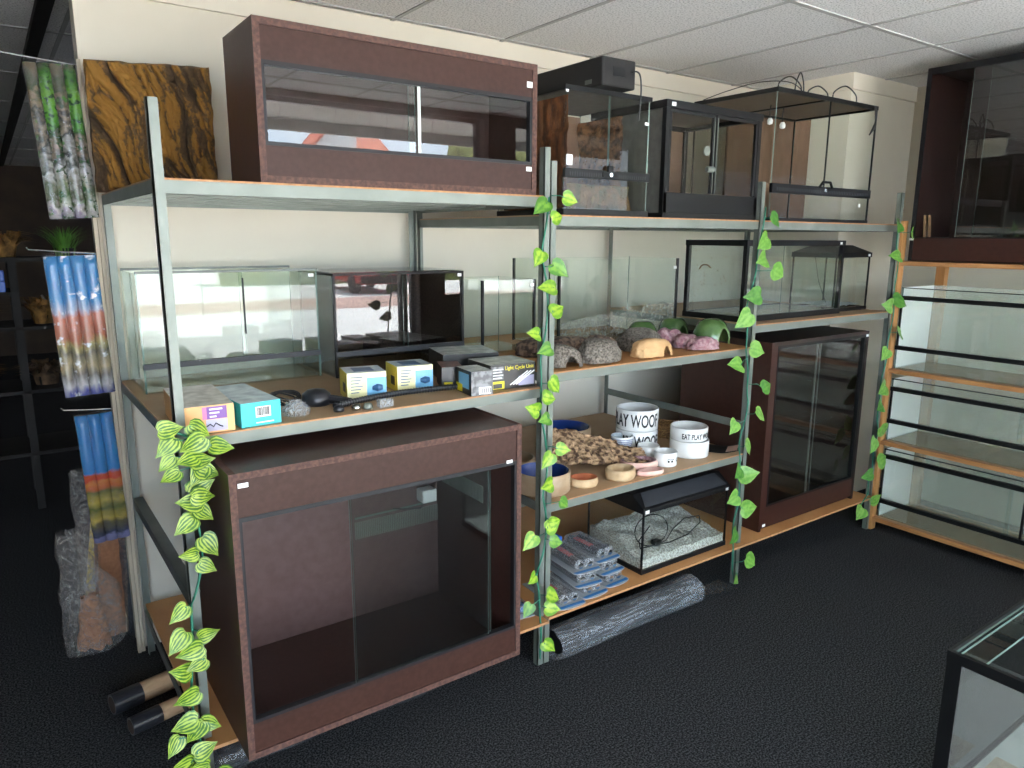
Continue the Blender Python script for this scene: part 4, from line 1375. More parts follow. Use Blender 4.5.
# ---------------------------------------------------------------- fish tank on the bottom shelf
w, d, h = .545, .345, .275
T = thing('fish_tank', 'small fish tank with black hood and white gravel on the bottom shelf', 'fish tank', (1.755, .02, .2068))
pane_box(T, w, d, h, t=.005, mat='glass', z0=.012)
rim(T, w, d, 0, .02, .006, .003, 'base_frame')
seals(T, w, d, .02, h, .006, 'fl fr bl')
hd = MB().prism_x([(-.008, h - .004), (d + .008, h - .004), (d + .008, h + .045), (d - .03, h + .068), (.062, h + .068), (.0, h + .020), (-.008, h + .018)], -.008, w + .008)
hd.build('hood', 'black_plastic', T, bevel=.004)
MB().pts8([(.01, .0035, h + .0235), (w - .01, .0035, h + .0235), (w - .035, .0585, h + .066), (.035, .0585, h + .066)],
          [(.01, .0015, h + .0245), (w - .01, .0015, h + .0245), (w - .035, .0565, h + .0675), (.035, .0565, h + .0675)]).build('hood_front', 'hood_grey', T)
vm = MB()
for k in range(9):
    vm.box(.05 + k * .012, .056 + k * .012, .12, .30, h + .0675, h + .0695)
vm.build('hood_vent', 'hood_grey', T)
sticker(T, .0, -.0095, h + .0, .022, .014)
sticker(T, w - .03, -.0095, h + .0, .018, .012)
gr = []
for j in range(25):
    gr.append([(.007 + i / 40 * (w - .014), .007 + j / 24 * (d - .014), .060 + .05 * (j / 24) + .012 * noise.noise(Vector((i * .18, j * .18, 2))) + .006 * noise.noise(Vector((i * .9, j * .9, 5)))) for i in range(41)])
gm = MB().sheet(gr)
nb = len(gm.v)
# skirt down to the floor pane
edge = [(j, 0) for j in range(25)]
for (idx) in ([(0, i) for i in range(41)], [(24, i) for i in range(41)][::-1], [(j, 40) for j in range(25)], [(j, 0) for j in range(25)][::-1]):
    b0 = len(gm.v)
    for (j, i) in idx:
        p = gr[j][i]
        gm.v += [p, (p[0], p[1], .020)]
    for k in range(len(idx) - 1):
        gm.face((b0 + 2 * k, b0 + 2 * k + 1, b0 + 2 * k + 3, b0 + 2 * k + 2))
o = gm.build('gravel', 'gravel', None, smooth=False, loc=(1.755, .02, .2068))
tag(o, 'white and grey gravel heaped in the hooded fish tank', 'gravel', kind='stuff')
T = thing('tank_cable', 'black cable coiled on the gravel in the fish tank', 'cable', (1.755, .02, .2068))
pts = [(.06, .02, .20), (.03, .05, .13), (.05, .06, .085), (.12, .05, .085), (.20, .05, .09), (.30, .10, .105), (.42, .14, .115), (.50, .12, .115), (.46, .08, .105), (.33, .04, .09), (.2, .03, .088), (.12, .045, .09)]
pts2 = []
for a, b2 in zip(pts, pts[1:]):
    for k in range(5):
        t = k / 5
        pts2.append(tuple(a[i] * (1 - t) + b2[i] * t for i in range(3)))
MB().tube(pts2 + [pts[-1]], .0028, 6).build('cable', 'cable', T)
lp = [(.115 + .10 * cos(t), .06 + .02 * sin(t), .155 + .062 * sin(t)) for t in [2 * pi * k / 30 for k in range(31)]]
MB().tube(lp, .0026, 6).build('cable', 'cable', T)
B(.12, .155, .035, .065, .085, .108).build('plug', 'cable', T, bevel=.004)


# blister packs
def pack(label, loc, rz, red=True, tilt=0):
    T = thing('tool_pack', label, 'blister pack', loc, group='black tools in clear blister packs', rot=(radians(tilt), 0, rz))
    w, d = .135, .27
    n = 9
    out_ = [(w * .5 + w * .5 * cos(pi + pi * k / n) * 1.0, .02 + .02 * sin(pi + pi * k / n)) for k in range(n + 1)]
    prof = out_ + [(w, d), (0, d)]
    MB().pts8([(x, y, 0) for x, y in prof], [(x, y, .0025) for x, y in prof]).build('card', 'blister_card', T)
    c2 = [(.010, .012), (w - .010, .012), (w - .004, .028), (.004, .028)]
    MB().pts8([(x, y, .0026) for x, y in c2], [(x, y, .0034) for x, y in c2]).build('card_band', 'blue_card', T)
    MB().box(.018, w - .018, .035, d - .02, .0035, .043).build('blister', 'blister', T, bevel=.012)
    MB().tube([(.045, .05, .022), (.045, .235, .022)], .0185, 14).build('tool_body', 'tool_black', T)
    MB().tube([(.092, .05, .020), (.092, .225, .020)], .0175, 14).build('tool_body', 'tool_black', T)
    B(.034, .056, .10, .20, .036, .0415).build('tool_label', 'red_tool' if red else 'hood_grey', T)
    MB().lathe([(0, 0), (.012, 0), (.012, .012), (0, .012)], 14).build('tool_cap', 'chrome', T, loc=(.045, .044, .021), rot=(pi / 2, 0, 0))
    MB().lathe([(0, 0), (.011, 0), (.011, .010), (0, .010)], 14).build('tool_cap', 'chrome', T, loc=(.092, .044, .019), rot=(pi / 2, 0, 0))
    return T


ZB = .2068
pack('clear pack with red labelled black tool alone at the front of the pile', (1.275, -.030, ZB), radians(-3))
pack('clear pack at the bottom of the pile, second along the shelf edge', (1.415, -.020, ZB), radians(2))
pack('clear pack at the bottom of the pile, nearest the fish tank', (1.555, .0, ZB), radians(4))
pack('clear pack in the second layer at the left, above the shelf edge', (1.385, -.0, ZB + .0465), radians(-6), red=False)
pack('clear pack in the second layer at the right, nearest the fish tank', (1.545, .02, ZB + .0465), radians(3), red=False)
pack('topmost clear pack at the left with red label', (1.395, .02, ZB + .093), radians(-4))
pack('topmost clear pack at the right with red label, against the fish tank', (1.540, .045, ZB + .093), radians(2))
T = thing('tool_pack', 'clear pack with blue band lying between the vivarium and the post', 'blister pack', (1.07, .02, ZB), radians(-6))
MB().box(0, .11, 0, .26, 0, .003).build('card', 'blister_card', T)
MB().box(.01, .1, .02, .24, .0032, .042).build('blister', 'blister', T, bevel=.01)
MB().tube([(.035, .04, .022), (.035, .22, .022)], .016, 12).build('tool_body', 'tool_black', T)
B(.06, .085, .03, .22, .010, .036).build('tool_label', 'blue_card', T)
o = B(-.035, .035, -.02, .02, 0, .02).build('plastic_clip', 'blue_plastic', None, bevel=.004, loc=(1.47, .265, ZB + .1365))
tag(o, 'small blue plastic clip lying on the back of the pile of packs', 'clip')

# plastic wrapped roll on the floor beneath the front edge
T = thing('wrapped_roll', 'long roll in clear plastic wrap on the carpet under the bottom shelf edge', 'wrapped roll', (1.255, .0, 0))
n = 60
gr = []
for j in range(15):
    a = 2 * pi * j / 14
    gr.append([(i / n * .86, (.070 + .007 * noise.noise(Vector((i * .12, j * .8, 3)))) * cos(a) * (1.05 if i < n - 3 else 1.05 * (n - i) / 3.2),
                .066 + (.062 + .007 * noise.noise(Vector((i * .1, j * .9, 7)))) * sin(a) * (1 if i < n - 3 else (n - i) / 3.2)) for i in range(n + 1)])
MB().sheet(gr).build('wrap', 'floor_wrap', T, smooth=True)
MB().tube([(.02, 0, .066), (.76, 0, .066)], .046, 20).build('core', 'black_matt', T)
gr = [[(.84 + u * .22, -.005 + (v - .5) * .06 * (1 + u) + .01 * noise.noise(Vector((u * 6, v * 4, 1))), .014 + .02 * (1 - u) + .012 * noise.noise(Vector((u * 8, v * 6, 5)))) for u in [i / 20 for i in range(21)]] for v in [j / 6 for j in range(7)]]
MB().sheet(gr).build('wrap_tail', 'grey_wrap', T, smooth=True)
T = thing('wrapped_roll', 'dark plastic wrapped roll on the floor beneath the open vivarium', 'wrapped roll', (.02, .10, 0))
gr = []
for j in range(15):
    a = 2 * pi * j / 14
    gr.append([(i / 50 * .95, (.055 + .008 * noise.noise(Vector((i * .12, j * .8, 13)))) * cos(a), .056 + (.048 + .008 * noise.noise(Vector((i * .1, j * .9, 17)))) * sin(a)) for i in range(51)])
MB().sheet(gr).build('wrap', 'grey_wrap', T, smooth=True)
MB().tube([(.02, 0, .05), (.93, 0, .05)], .036, 20).build('core', 'black_matt', T)

# ---------------------------------------------------------------- right bay tanks on the steel shelf (z 1.2344)
Z5 = 1.2347
w, d, h = .785, .35, .368
T = thing('glass_tank', 'wide glass tank framed in thick black trim, dust marks inside, on the right bay shelf', 'glass tank', (2.405, .085, Z5))
pane_box(T, w, d, h - .02, t=.005, mat='glass', z0=.02, parts=('front', 'back', 'right', 'floor'), floor_mat='glass_milky')
B(0, .005, .005, d - .005, .02, h - .02).build('side_pane', 'glass_milky', T)
rim(T, w, d, h - .026, h, .018, .003, 'top_frame')
rim(T, w, d, 0, .026, .018, .003, 'base_frame')
for x, y in ((-.001, -.001), (w - .018, -.001), (-.001, d - .018)):
    B(x, x + .019, y, y + .019, .026, h - .026).build('corner_post', 'black_plastic', T)
MB().cable([(-.0015, .262, .232), (-.0015, .245, .250), (-.0015, .215, .252), (-.0015, .195, .240)], .003, 6).build('stain', 'twig', T)
gm = MB()
for k in range(30):
    y, z = .10 + R.random() * .22, .05 + R.random() * .28
    gm.tube([(-.0010, y, z), (-.0010, y + .008 * R.random(), z + .006)], .0012, 5)
gm.build('stain', 'twig', T)
sticker(T, w - .05, -.0045, h - .02, .018, .012)
w, d, h = .32, .255, .305
T = thing('glass_tank', 'small glass tank with sloped black hood beside the thick trimmed tank', 'glass tank', (3.205, .13, Z5))
pane_box(T, w, d, h - .02, t=.005, mat='glass', z0=.01)
seals(T, w, d, .01, h - .02, .006, 'fl fr bl br')
rim(T, w, d, 0, .018, .008, .003, 'base_frame')
hm = MB().pts8([(-.006, -.006, h - .025), (w + .006, -.006, h - .025), (w + .006, d + .006, h - .025), (-.006, d + .006, h - .025)],
               [(-.006, -.006, h), (w + .006, -.006, h), (w + .006, d + .006, h), (-.006, d + .006, h)])
hm.pts8([(-.004, -.004, h), (w + .004, -.004, h), (w + .004, d + .004, h), (-.004, d + .004, h)],
        [(.08, .06, h + .038), (w - .08, .06, h + .038), (w - .08, d - .06, h + .038), (.08, d - .06, h + .038)])
hm.build('hood', 'black_plastic', T)
MB().tube([(.12, .2, h - .02), (.14, .18, .15), (.18, .15, .03), (.22, .12, .02)], .002, 5).build('cord', 'cable', T)
sticker(T, w - .035, -.0075, h - .02, .02, .012)
gr = [[(.01 + i / 20 * (w - .02), .01 + j / 20 * (d - .02), .03 + .010 * noise.noise(Vector((i * .5, j * .5, 3)))) for i in range(21)] for j in range(21)]
pbr('blue_gravel', (.30, .40, .42), .8, col2=(.55, .58, .55), scale=120)
o = MB().sheet(gr).build('gravel', 'blue_gravel', None, loc=(3.205, .13, Z5))
tag(o, 'thin bluish gravel layer in the small hooded tank', 'gravel', kind='stuff')

# ---------------------------------------------------------------- wooden rack at the right
RX = 3.57
wr = thing('wooden_rack', 'pine rack at the right holding three rows of glass tanks', 'rack', (RX, 0, 0))
for x in (-.022, .375):
    for y in (0.005, -1.32):
        yo = 0 if x < 0 or y < -1 else -.052
        B(x, x + .045, y + yo - .024, y + yo + .024, 0, 1.705 if x < 0 else 1.48).build('upright', 'pine', wr)
for zt in (1.497, .924, .522, .076):
    B(-.020, .005, -1.296, -.019, zt - .022, zt).build('front_rail', 'pine_rail', wr)
    B(.375, .40, -1.296, -.019, zt - .022, zt).build('back_rail', 'pine_rail', wr)
    B(.023, .375, -.023, .029, zt - .022, zt).build('side_rail', 'pine_rail', wr)
    B(.005, .375, -1.296, -.019, zt - .012, zt - .001).build('shelf_board', 'card_tan', wr)
for i, (z0, h, zs, lab) in enumerate(((.9255, .435, (1.305, 1.038), 'top'), (.5235, .345, (.812, .632), 'middle'), (.0775, .395, (.430, .170), 'bottom'))):
    T = thing('glass_tank', 'long glass tank with two black front strips, %s row of the wooden rack' % lab, 'glass tank', (RX + .012, -.030, z0), rot=(0, 0, -pi / 2), group='long tanks in the wooden rack')
    w, d = 1.24, .345
    pane_box(T, w, d, h, t=.006, mat='glass', z0=0, parts=('back', 'left', 'right', 'floor'), floor_mat='glass_milky', side_mat='white_panel', back_mat='pale_pane')
    a, b_ = zs[1] - z0, zs[0] - z0
    B(0, w, 0, .005, 0, a, 0, left=1).build('front_pane', ['glass', 'glass_edge'], T)
    B(0, w, 0, .005, b_, h, 0, left=1, top=1).build('front_pane', ['glass', 'glass_edge'], T)
    B(.004, .64, .001, .005, a, b_, 0, right=1).build('glass_door', ['glass', 'glass_edge'], T)
    B(.62, w - .004, .007, .011, a, b_, 0, left=1).build('glass_door', ['glass', 'glass_edge'], T)
    for z_ in (a, b_):
        B(-.001, w, -.008, .013, z_ - .010, z_ + .012).build('door_channel', 'black_plastic', T)
    B(.0, .009, -.002, .008, a + .012, b_ - .010).build('corner_seal', 'black_plastic', T)
    B(.0, w, -.003, .006, h - .004, h).build('front_rim', 'black_plastic', T)
    if i == 2:
        B(.690, .700, -.002, .010, a + .012, b_ - .010).build('door_post', 'black_plastic', T)

# ---------------------------------------------------------------- tank in the right foreground
w, d, h = .92, .46, .5
T = thing('glass_tank', 'glass tank with black trim standing on the carpet at the right front', 'glass tank', (1.683, -1.214 - d, 0))
pane_box(T, w, d, h - .012, t=.010, mat='glass_green', z0=.02, side_mat='glass_milky')  # haze of the milky side pane makes the inside look paler
MB().box(-.004, .010, -.004, d + .004, h - .030, h).box(.010, w + .004, d - .004, d + .004, h - .012, h).box(.01, w + .004, -.004, .012, h - .03, h).box(w - .012, w + .004, .012, d - .004, h - .03, h).build('top_frame', 'black_plastic', T)
rim(T, w, d, 0, .03, .015, .004, 'base_frame')
MB().box(-.002, .004, d - .035, d + .003, .03, h - .03).box(.004, .035, d, d + .003, .03, h - .03).build('corner_post', 'black_plastic', T)
B(-.002, .004, 0, .03, .03, h - .03).build('corner_post', 'black_plastic', T)
B(.012, w - .012, d - .075, d - .012, h - .028, h - .020, 0, front=1, back=1).build('brace_pane', ['glass_green', 'glass_edge'], T)
B(.012, w - .012, .012, .07, h - .028, h - .020, 0, front=1, back=1).build('brace_pane', ['glass_green', 'glass_edge'], T)
B(.012, w - .02, .02, d - .02, .031, .034).build('floor_sheet', 'card_grey2', T)  # grey sheet added over the floor so the inside looks paler
B(.03, .34, d - .18, d - .04, .0345, .037).build('pale_sheet', 'pale_wood', T)  # pale rectangle lying on the tank floor
for k, yy in enumerate((.12, .24)):
    B(.012, w - .02, yy, yy + .004, .035, .16).build('divider_pane', ['glass_green'], T)

# ---------------------------------------------------------------- left end of the shelving
T = thing('display_batten', 'pale wooden batten with three wire hooks at the left end of the shelving', 'batten', (-.045, .962, 0))
B(0, .012, 0, .03, 0, 2.185).build('strip', 'batten', T)
B(.014, .026, .004, .03, .0, 1.78).build('strip', 'batten', T)
for z, L_ in ((2.165, .215), (1.545, .20), (.985, .155)):
    MB().tube([(.006, .004, z), (-L_ * .5, .004, z + .006), (-L_, .004, z + .014), (-L_ - .004, .004, z + .022)], .0028, 8).build('hook', 'chrome', T)


def bundle(label, x0, x1, ztop, mats, h, lean=0):
    T = thing('poster_bundle', label, 'poster rolls', (x0, .966, ztop), rot=(0, radians(lean), 0), group=None)
    n = len(mats)
    w = (x1 - x0) / n
    for k, m in enumerate(mats):
        mb = MB()
        pts = [(w * (k + .5), .0, -h * q / 14) for q in range(15)]
        mb.tube(pts, [w * .52 * (1 + .03 * sin(q * 1.7 + k)) for q in range(15)], 20)
        mb.v = [(x, y * .75, z) for x, y, z in mb.v]
        mb.build('roll', m, T, smooth=True)
    gr = []
    for q in range(13):
        gr.append([(x * (x1 - x0) * 1.04 - .004, -w * .45 - .004 + .003 * noise.noise(Vector((x * 9, q * .6, 2))), .012 - (h + .02) * q / 12) for x in [i / 24 for i in range(25)]])
    MB().sheet(gr).build('sleeve', 'sleeve_film', T, smooth=True)
    return T


bundle('hanging bundle of leafy stone poster rolls, topmost of three at the shelving end', -.198, -.050, 2.155, ['print_jungle', 'print_fern', 'print_jungle', 'print_fern'], .495, -3)
bundle('hanging bundle of poster rolls with blue sky over red sand, the middle of three', -.205, -.048, 1.535, ['print_sunset'] * 4, .49, -2)
bundle('hanging bundle of poster rolls in plain blue over orange, lowest of three', -.168, -.048, .972, ['print_desert'] * 3, .485, -2)

# cork panels in plastic, crumpled wrap, yellow card
T = thing('cork_sheet', 'brown cork panel leaning in a torn clear bag on the carpet', 'panel', (-.105, 1.16, 0), rot=(radians(-7), radians(6), radians(8)))
B(-.052, .045, 0, .05, 0, .60).build('panel', 'cork_panel', T)
B(.0455, .055, 0, .05, 0, .50).build('panel_edge', 'card_tan', T)
T = thing('plastic_bag', 'crumpled clear plastic bag of bark on the carpet by the cork panel', 'bag', (-.178, 1.10, 0))
gr = []
for q in range(23):
    t = q / 22
    rx = .085 * (1 + .28 * sin(t * 4 + .5)) * (1 - .35 * t * t)
    ry = .05 * (1 - .3 * t)
    gr.append([((rx + .022 * noise.noise(Vector((cos(a) * 2, sin(a) * 2, t * 5)))) * cos(a) - .03 * t + .02 * sin(t * 5), (ry + .012 * noise.noise(Vector((cos(a) * 3, sin(a) * 3, t * 6 + 5)))) * sin(a), .001 + .50 * t) for a in [2 * pi * i / 28 for i in range(29)]])
MB().sheet(gr).build('bag', 'clear_wrap', T, smooth=True)
gr = [[(rx_ * cos(a) * .060, rx_ * sin(a) * .035, .01 + .22 * t + .02 * noise.noise(Vector((cos(a) * 2, sin(a) * 2, t * 6)))) for a in [2 * pi * i / 20 for i in range(21)] for rx_ in [(1 - .5 * t) * (1 + .2 * noise.noise(Vector((cos(a) * 3, sin(a) * 3, t * 4))))]] for t in [q / 12 for q in range(13)]]
MB().sheet(gr).build('bark_fill', 'cork_panel', T, smooth=True)
T = thing('plastic_wrap', 'crumpled grey plastic wrap hanging down beside the cork panel', 'plastic wrap', (-.036, 1.125, 0))
gr = [[(.022 * cos(a) * (1 + .3 * noise.noise(Vector((cos(a) * 2, t * 8, 2)))), .022 * sin(a), .002 + .42 * t) for a in [2 * pi * i / 16 for i in range(17)]] for t in [q / 16 for q in range(17)]]
MB().sheet(gr).build('wrap', 'grey_wrap', T, smooth=True)
T = thing('plastic_wrap', 'crumpled clear plastic wrap above the cork panel behind the lowest poster bundle', 'plastic wrap', (-.150, 1.22, 0))
gr = [[(.045 * cos(a) * (1 + .3 * noise.noise(Vector((cos(a) * 2, t * 8, 12)))), .03 * sin(a), .002 + .70 * t) for a in [2 * pi * i / 16 for i in range(17)]] for t in [q / 16 for q in range(17)]]
MB().sheet(gr).build('wrap', 'clear_wrap', T, smooth=True)
T = thing('card_sheet', 'yellow card sheet standing behind the lowest poster bundle', 'card', (-.150, 1.30, 0), rot=(radians(-3), radians(9), 0))
B(-.05, .03, 0, .004, 0, .86).build('sheet', 'yellow_card', T)
# black tubes with cardboard cores
for i, (x0, y0, x1, y1, r, lab) in enumerate(((-.180, .60, .10, .665, .036, 'black tube on tan cardboard core, farther of two poking out under the shelving'),
                                              (-.145, .448, .10, .505, .030, 'black tube on tan cardboard core, nearer of two poking out under the shelving'))):
    T = thing('wrapped_tube', lab, 'tube', (x0, y0, 0), rz=math.atan2(y1 - y0, x1 - x0))
    L_ = math.hypot(x1 - x0, y1 - y0)
    MB().tube([(0, 0, r), (.095, 0, r)], r, 24).build('sleeve', 'tool_black', T, smooth=False)
    MB().tube([(.094, 0, r), (L_, 0, r)], r * .96, 24).build('core', 'card_tan', T)
    MB().tube([(-.001, 0, r), (.002, 0, r)], r * .8, 24).build('end_disc', 'card_tan_core', T)


# ---------------------------------------------------------------- vines
def leaf(mb, c, size, tip, face, seed):
    """heart-shaped leaf folded along the midrib; tip = direction of its point, face = outward normal"""
    rr = random.Random(seed)
    t = Vector(tip).normalized()
    f = Vector(face).normalized()
    s = t.cross(f).normalized()
    f = s.cross(t).normalized()
    prof = [(-.12, .0), (-.20, .20), (-.10, .40), (.10, .48), (.35, .42), (.60, .27), (.82, .10), (1.0, 0.0)]
    curl = .10 + .12 * rr.random()
    b = len(mb.v)
    rows = []
    for (v, u) in prof:
        for k in (-1, -.5, 0, .5, 1):
            uu = u * k
            vv = v + (.12 * (1 - abs(k)) if v < 0 else 0)
            if v < 0 and k == 0:
                vv = 0
            z = .16 * abs(uu) - curl * vv * vv + .02 * sin(vv * 9 + seed)
            mb.uv[len(mb.v)] = (k, vv)
            p = Vector(c) + t * ((vv - .45) * size) + s * (uu * size) + f * (z * size)
            mb.v.append(tuple(p))
    for j in range(len(prof) - 1):
        for i in range(4):
            mb.face((b + j * 5 + i, b + j * 5 + i + 1, b + (j + 1) * 5 + i + 1, b + (j + 1) * 5 + i))


def vine(label, leaves, stem, mats, size, seed, y, lead=None):
    """leaves: list of (x, z); stem: list of (x, z)"""
    rr = random.Random(seed)
    x0, z0 = stem[-1]
    T = thing('artificial_vine', label, 'vine', (stem[0][0], y, 0))
    ox = stem[0][0]
    pts = []
    for a, b in zip(stem, stem[1:]):
        for k in range(6):
            t = k / 6
            pts.append((a[0] * (1 - t) + b[0] * t + .006 * sin(9 * (a[1] * (1 - t) + b[1] * t) + seed) - ox, .010 + .004 * sin(k + seed), a[1] * (1 - t) + b[1] * t))
    pts.append((stem[-1][0] - ox, .008, stem[-1][1]))
    sm = MB().tube(pts, .0035, 6)
    fm = MB()
    fm2 = MB()

    def stem_at(z):
        for a, b in zip(stem, stem[1:]):
            if min(a[1], b[1]) <= z <= max(a[1], b[1]):
                t = (z - a[1]) / (b[1] - a[1] + 1e-9)
                return a[0] * (1 - t) + b[0] * t
        return stem[0][0] if z > stem[0][1] else stem[-1][0]
    for i, (x, z) in enumerate(leaves):
        sx = stem_at(z)
        side = 1 if x > sx else -1
        tip = Vector((side * rr.uniform(.35, 1.0), rr.uniform(-.35, .1), rr.uniform(-.75, .25)))
        face = Vector((rr.uniform(-.5, .25), -1, rr.uniform(-.05, .6)))
        s_ = size * rr.uniform(.85, 1.15)
        yy = -.012 - .012 * rr.random()
        leaf(fm if i % 4 else fm2, (x - ox, yy, z), s_, tip, face, seed * 100 + i)
        base = Vector((x - ox, yy, z)) - tip.normalized() * (s_ * .45)
        sm.tube([(sx - ox, .008, z + .012), (base.x * .6 + (sx - ox) * .4, yy * .4, z + .012), tuple(base)], .0016, 5)
    sm.build('stem', 'leaf_stem', T, smooth=True)
    fm.build('foliage', mats[0], T, smooth=True)
    fm2.build('foliage', mats[1], T, smooth=True)


V1 = [(-.033, 1.136), (-.049, 1.087), (-.051, 1.045), (-.047, 1.012), (.034, 1.119), (.011, 1.086), (-.003, 1.051), (.085, 1.071), (.034, 1.044), (.048, 1.008), (.019, 1.003), (.029, .972), (.03, .947), (-.008, .937), (.03, .898), (-.023, .874), (.036, .806), (-.018, .792), (.027, .747), (-.056, .636), (-.065, .556), (.016, .561), (-.039, .524), (-.024, .481), (-.061, .472), (-.055, .386), (-.068, .318), (.002, .289), (-.043, .285), (-.095, .258), (-.016, .224), (-.085, .191), (-.043, .176), (-.053, .154), (-.006, .132), (.033, .118)]
V2 = [(1.118, 1.703), (1.249, 1.733), (1.198, 1.676), (1.113, 1.539), (1.207, 1.501), (1.146, 1.446), (1.201, 1.37), (1.095, 1.295), (1.147, 1.233), (1.198, 1.102), (1.174, 1.065), (1.096, 1.036), (1.151, .99), (1.235, .871), (1.167, .835), (1.167, .746), (1.254, .66), (1.208, .604), (1.199, .591), (1.092, .548), (1.215, .525), (1.107, .406), (1.21, .309), (1.206, .262), (1.081, .293), (1.19, .112)]
V3 = [(2.388, 1.683), (2.303, 1.591), (2.304, 1.521), (2.426, 1.463), (2.254, 1.371), (2.204, 1.27), (2.321, 1.134), (2.177, 1.086), (2.397, .97), (2.37, .836), (2.185, .808), (2.3, .694), (2.244, .593), (2.328, .573), (2.211, .478), (2.346, .407), (2.237, .292), (2.383, .135), (2.279, .081)]
V4 = [(3.333, 1.67), (3.519, 1.632), (3.339, 1.527), (3.306, 1.277), (3.442, 1.286), (3.478, 1.116), (3.348, 1.015), (3.365, .827), (3.353, .737), (3.402, .588), (3.305, .526), (3.428, .433), (3.285, .364), (3.425, .205), (3.261, .152)]
vine('striped green artificial vine twined down the leftmost post by the open vivarium', V1,
     [(-.035, 1.13), (.02, 1.10), (.035, 1.0), (.012, .90), (.014, .75), (-.020, .64), (-.022, .50), (-.030, .40), (-.035, .30), (-.02, .20), (-.015, .10)], ('leaf_striped', 'leaf_striped'), .056, 1, -.055)
vine('yellow-green artificial vine twined down the double post between the left and middle bays', V2,
     [(1.185, 1.74), (1.15, 1.55), (1.175, 1.40), (1.15, 1.2), (1.16, 1.0), (1.19, .85), (1.165, .7), (1.185, .55), (1.15, .4), (1.17, .25), (1.165, .06)], ('leaf_yellow', 'leaf_marbled'), .058, 2, -.055)
vine('plain green artificial vine down the post at the right of the bowl shelves', V3,
     [(2.34, 1.74), (2.31, 1.5), (2.25, 1.30), (2.28, 1.1), (2.32, .9), (2.27, .7), (2.29, .5), (2.27, .3), (2.30, .06)], ('leaf_green', 'leaf_deep'), .080, 3, -.055)
vine('green artificial vine hanging beside the wooden rack, next to the tall vivarium', [(x + .078, z) for x, z in V4],
     [(3.44, 1.70), (3.50, 1.50), (3.50, 1.25), (3.48, 1.0), (3.46, .8), (3.47, .6), (3.45, .4), (3.44, .25), (3.36, .14)], ('leaf_green', 'leaf_deep'), .085, 4, -.045)

# ---------------------------------------------------------------- dim hall beyond the wall end
rk = thing('plant_stand', 'dark slatted stand crowded with artificial plants in the dim hall', 'stand', (-.75, 3.0, 0))
for x in (0, .48, .96):
    for y in (0, .42):
        B(x, x + .04, y, y + .04, 0, 1.46).build('post', 'dark_rack', rk)
for z in (.35, .72, 1.09, 1.48):
    B(0, 1.0, 0, .46, z - .02, z).build('board', 'dark_rack', rk)
B(0, .52, -.01, .46, 1.275, 1.29).build('board', 'dark_rack', rk)


def tuft(name, label, cat, loc, r, h, n, mat, seed, blade=.012, droop=.5, group=None):
    rr = random.Random(seed)
    mb = MB()
    for k in range(n):
        a = rr.uniform(0, 2 * pi)
        rad = r * math.sqrt(rr.random()) * .35
        base = Vector((rad * cos(a), rad * sin(a), 0))
        out_ = Vector((cos(a), sin(a), 0)) * r * rr.uniform(.4, 1.0)
        hh = h * rr.uniform(.6, 1.0)
        side = Vector((-sin(a), cos(a), 0)) * blade
        pts = []
        for q in range(4):
            t = q / 3
            pts.append(base + out_ * t * t + Vector((0, 0, hh * t * (1 - droop * t * t * .6))))
        b = len(mb.v)
        for q, p in enumerate(pts):
            w = (1 - q / 3.2) * (1 if q else .6)
            mb.v += [tuple(p - side * w), tuple(p + side * w)]
        for q in range(3):
            mb.face((b + 2 * q, b + 2 * q + 1, b + 2 * q + 3, b + 2 * q + 2))
    T = thing(name, label, cat, loc, 0, group)
    mb.build('foliage', mat, T, smooth=True)
    MB().lathe([(0, 0), (r * .3, 0), (r * .36, .05), (r * .3, .05), (0, .045)], 16).build('pot', 'black_plastic', T)
    return T


tuft('artificial_plant', 'green grass tuft on top of the dark stand, just below the leafy poster bundle', 'plant', (.03, 3.2, 1.4805), .14, .24, 130, 'grass_blade', 5, .006, .4)
tuft('artificial_plant', 'rust brown leafy plant on the dark stand top, left of the grass tuft', 'plant', (-.27, 3.2, 1.4805), .15, .30, 170, 'leaf_orange', 6, .018, .9)
tuft('artificial_plant', 'dark brown leafy plant on the second board of the dark stand', 'plant', (-.50, 3.2, 1.0905), .17, .27, 170, 'leaf_brown', 7, .02, .9)
tuft('artificial_plant', 'orange twiggy plant on the dark stand beside the two blue boxes', 'plant', (-.12, 3.17, 1.0905), .14, .30, 220, 'leaf_orange', 12, .014, .8)
tuft('artificial_plant', 'dense brown autumn plant at the left end of the dark stand third board', 'plant', (-.47, 3.2, .7205), .12, .30, 260, 'leaf_orange', 14, .018, .9)
tuft('artificial_plant', 'low brown plant on the third board of the dark stand', 'plant', (-.14, 3.2, .7205), .17, .28, 160, 'leaf_brown', 9, .02, .9)
for i, (x, z, lab) in enumerate(((-.30, 1.40, 'blue box at the left picture edge in the dim hall, upper of two'), (-.30, 1.27, 'blue box at the left picture edge in the dim hall, lower of two'))):
    o = B(-.05, .035, 0, .06, 0, .06).build('blue_box', 'blue_plastic', None, bevel=.005, loc=(-.325, 3.0, 1.2905 + .0605 * (1 - i)))
    tag(o, lab, 'box')
for i, (x, y, z, s_) in enumerate(((-.02, 3.14, 1.0905, .8), (.08, 3.14, .7205, 1.0))):
    mb = MB()
    for k in range(5):
        a = k * 1.3 + i
        mb.tube([(0, 0, .02), (.05 * cos(a), .04 * sin(a), .08 * s_), (.10 * cos(a + .4), .06 * sin(a + .4), (.15 + .03 * (k % 3)) * s_)], [.022, .016, .006], 8)
    o = mb.build('driftwood', 'pale_wood', None, smooth=True, loc=(x, y, z))
    tag(o, ['pale forked driftwood on the second board of the dark stand', 'pale forked driftwood on the third board of the dark stand'][i], 'driftwood')

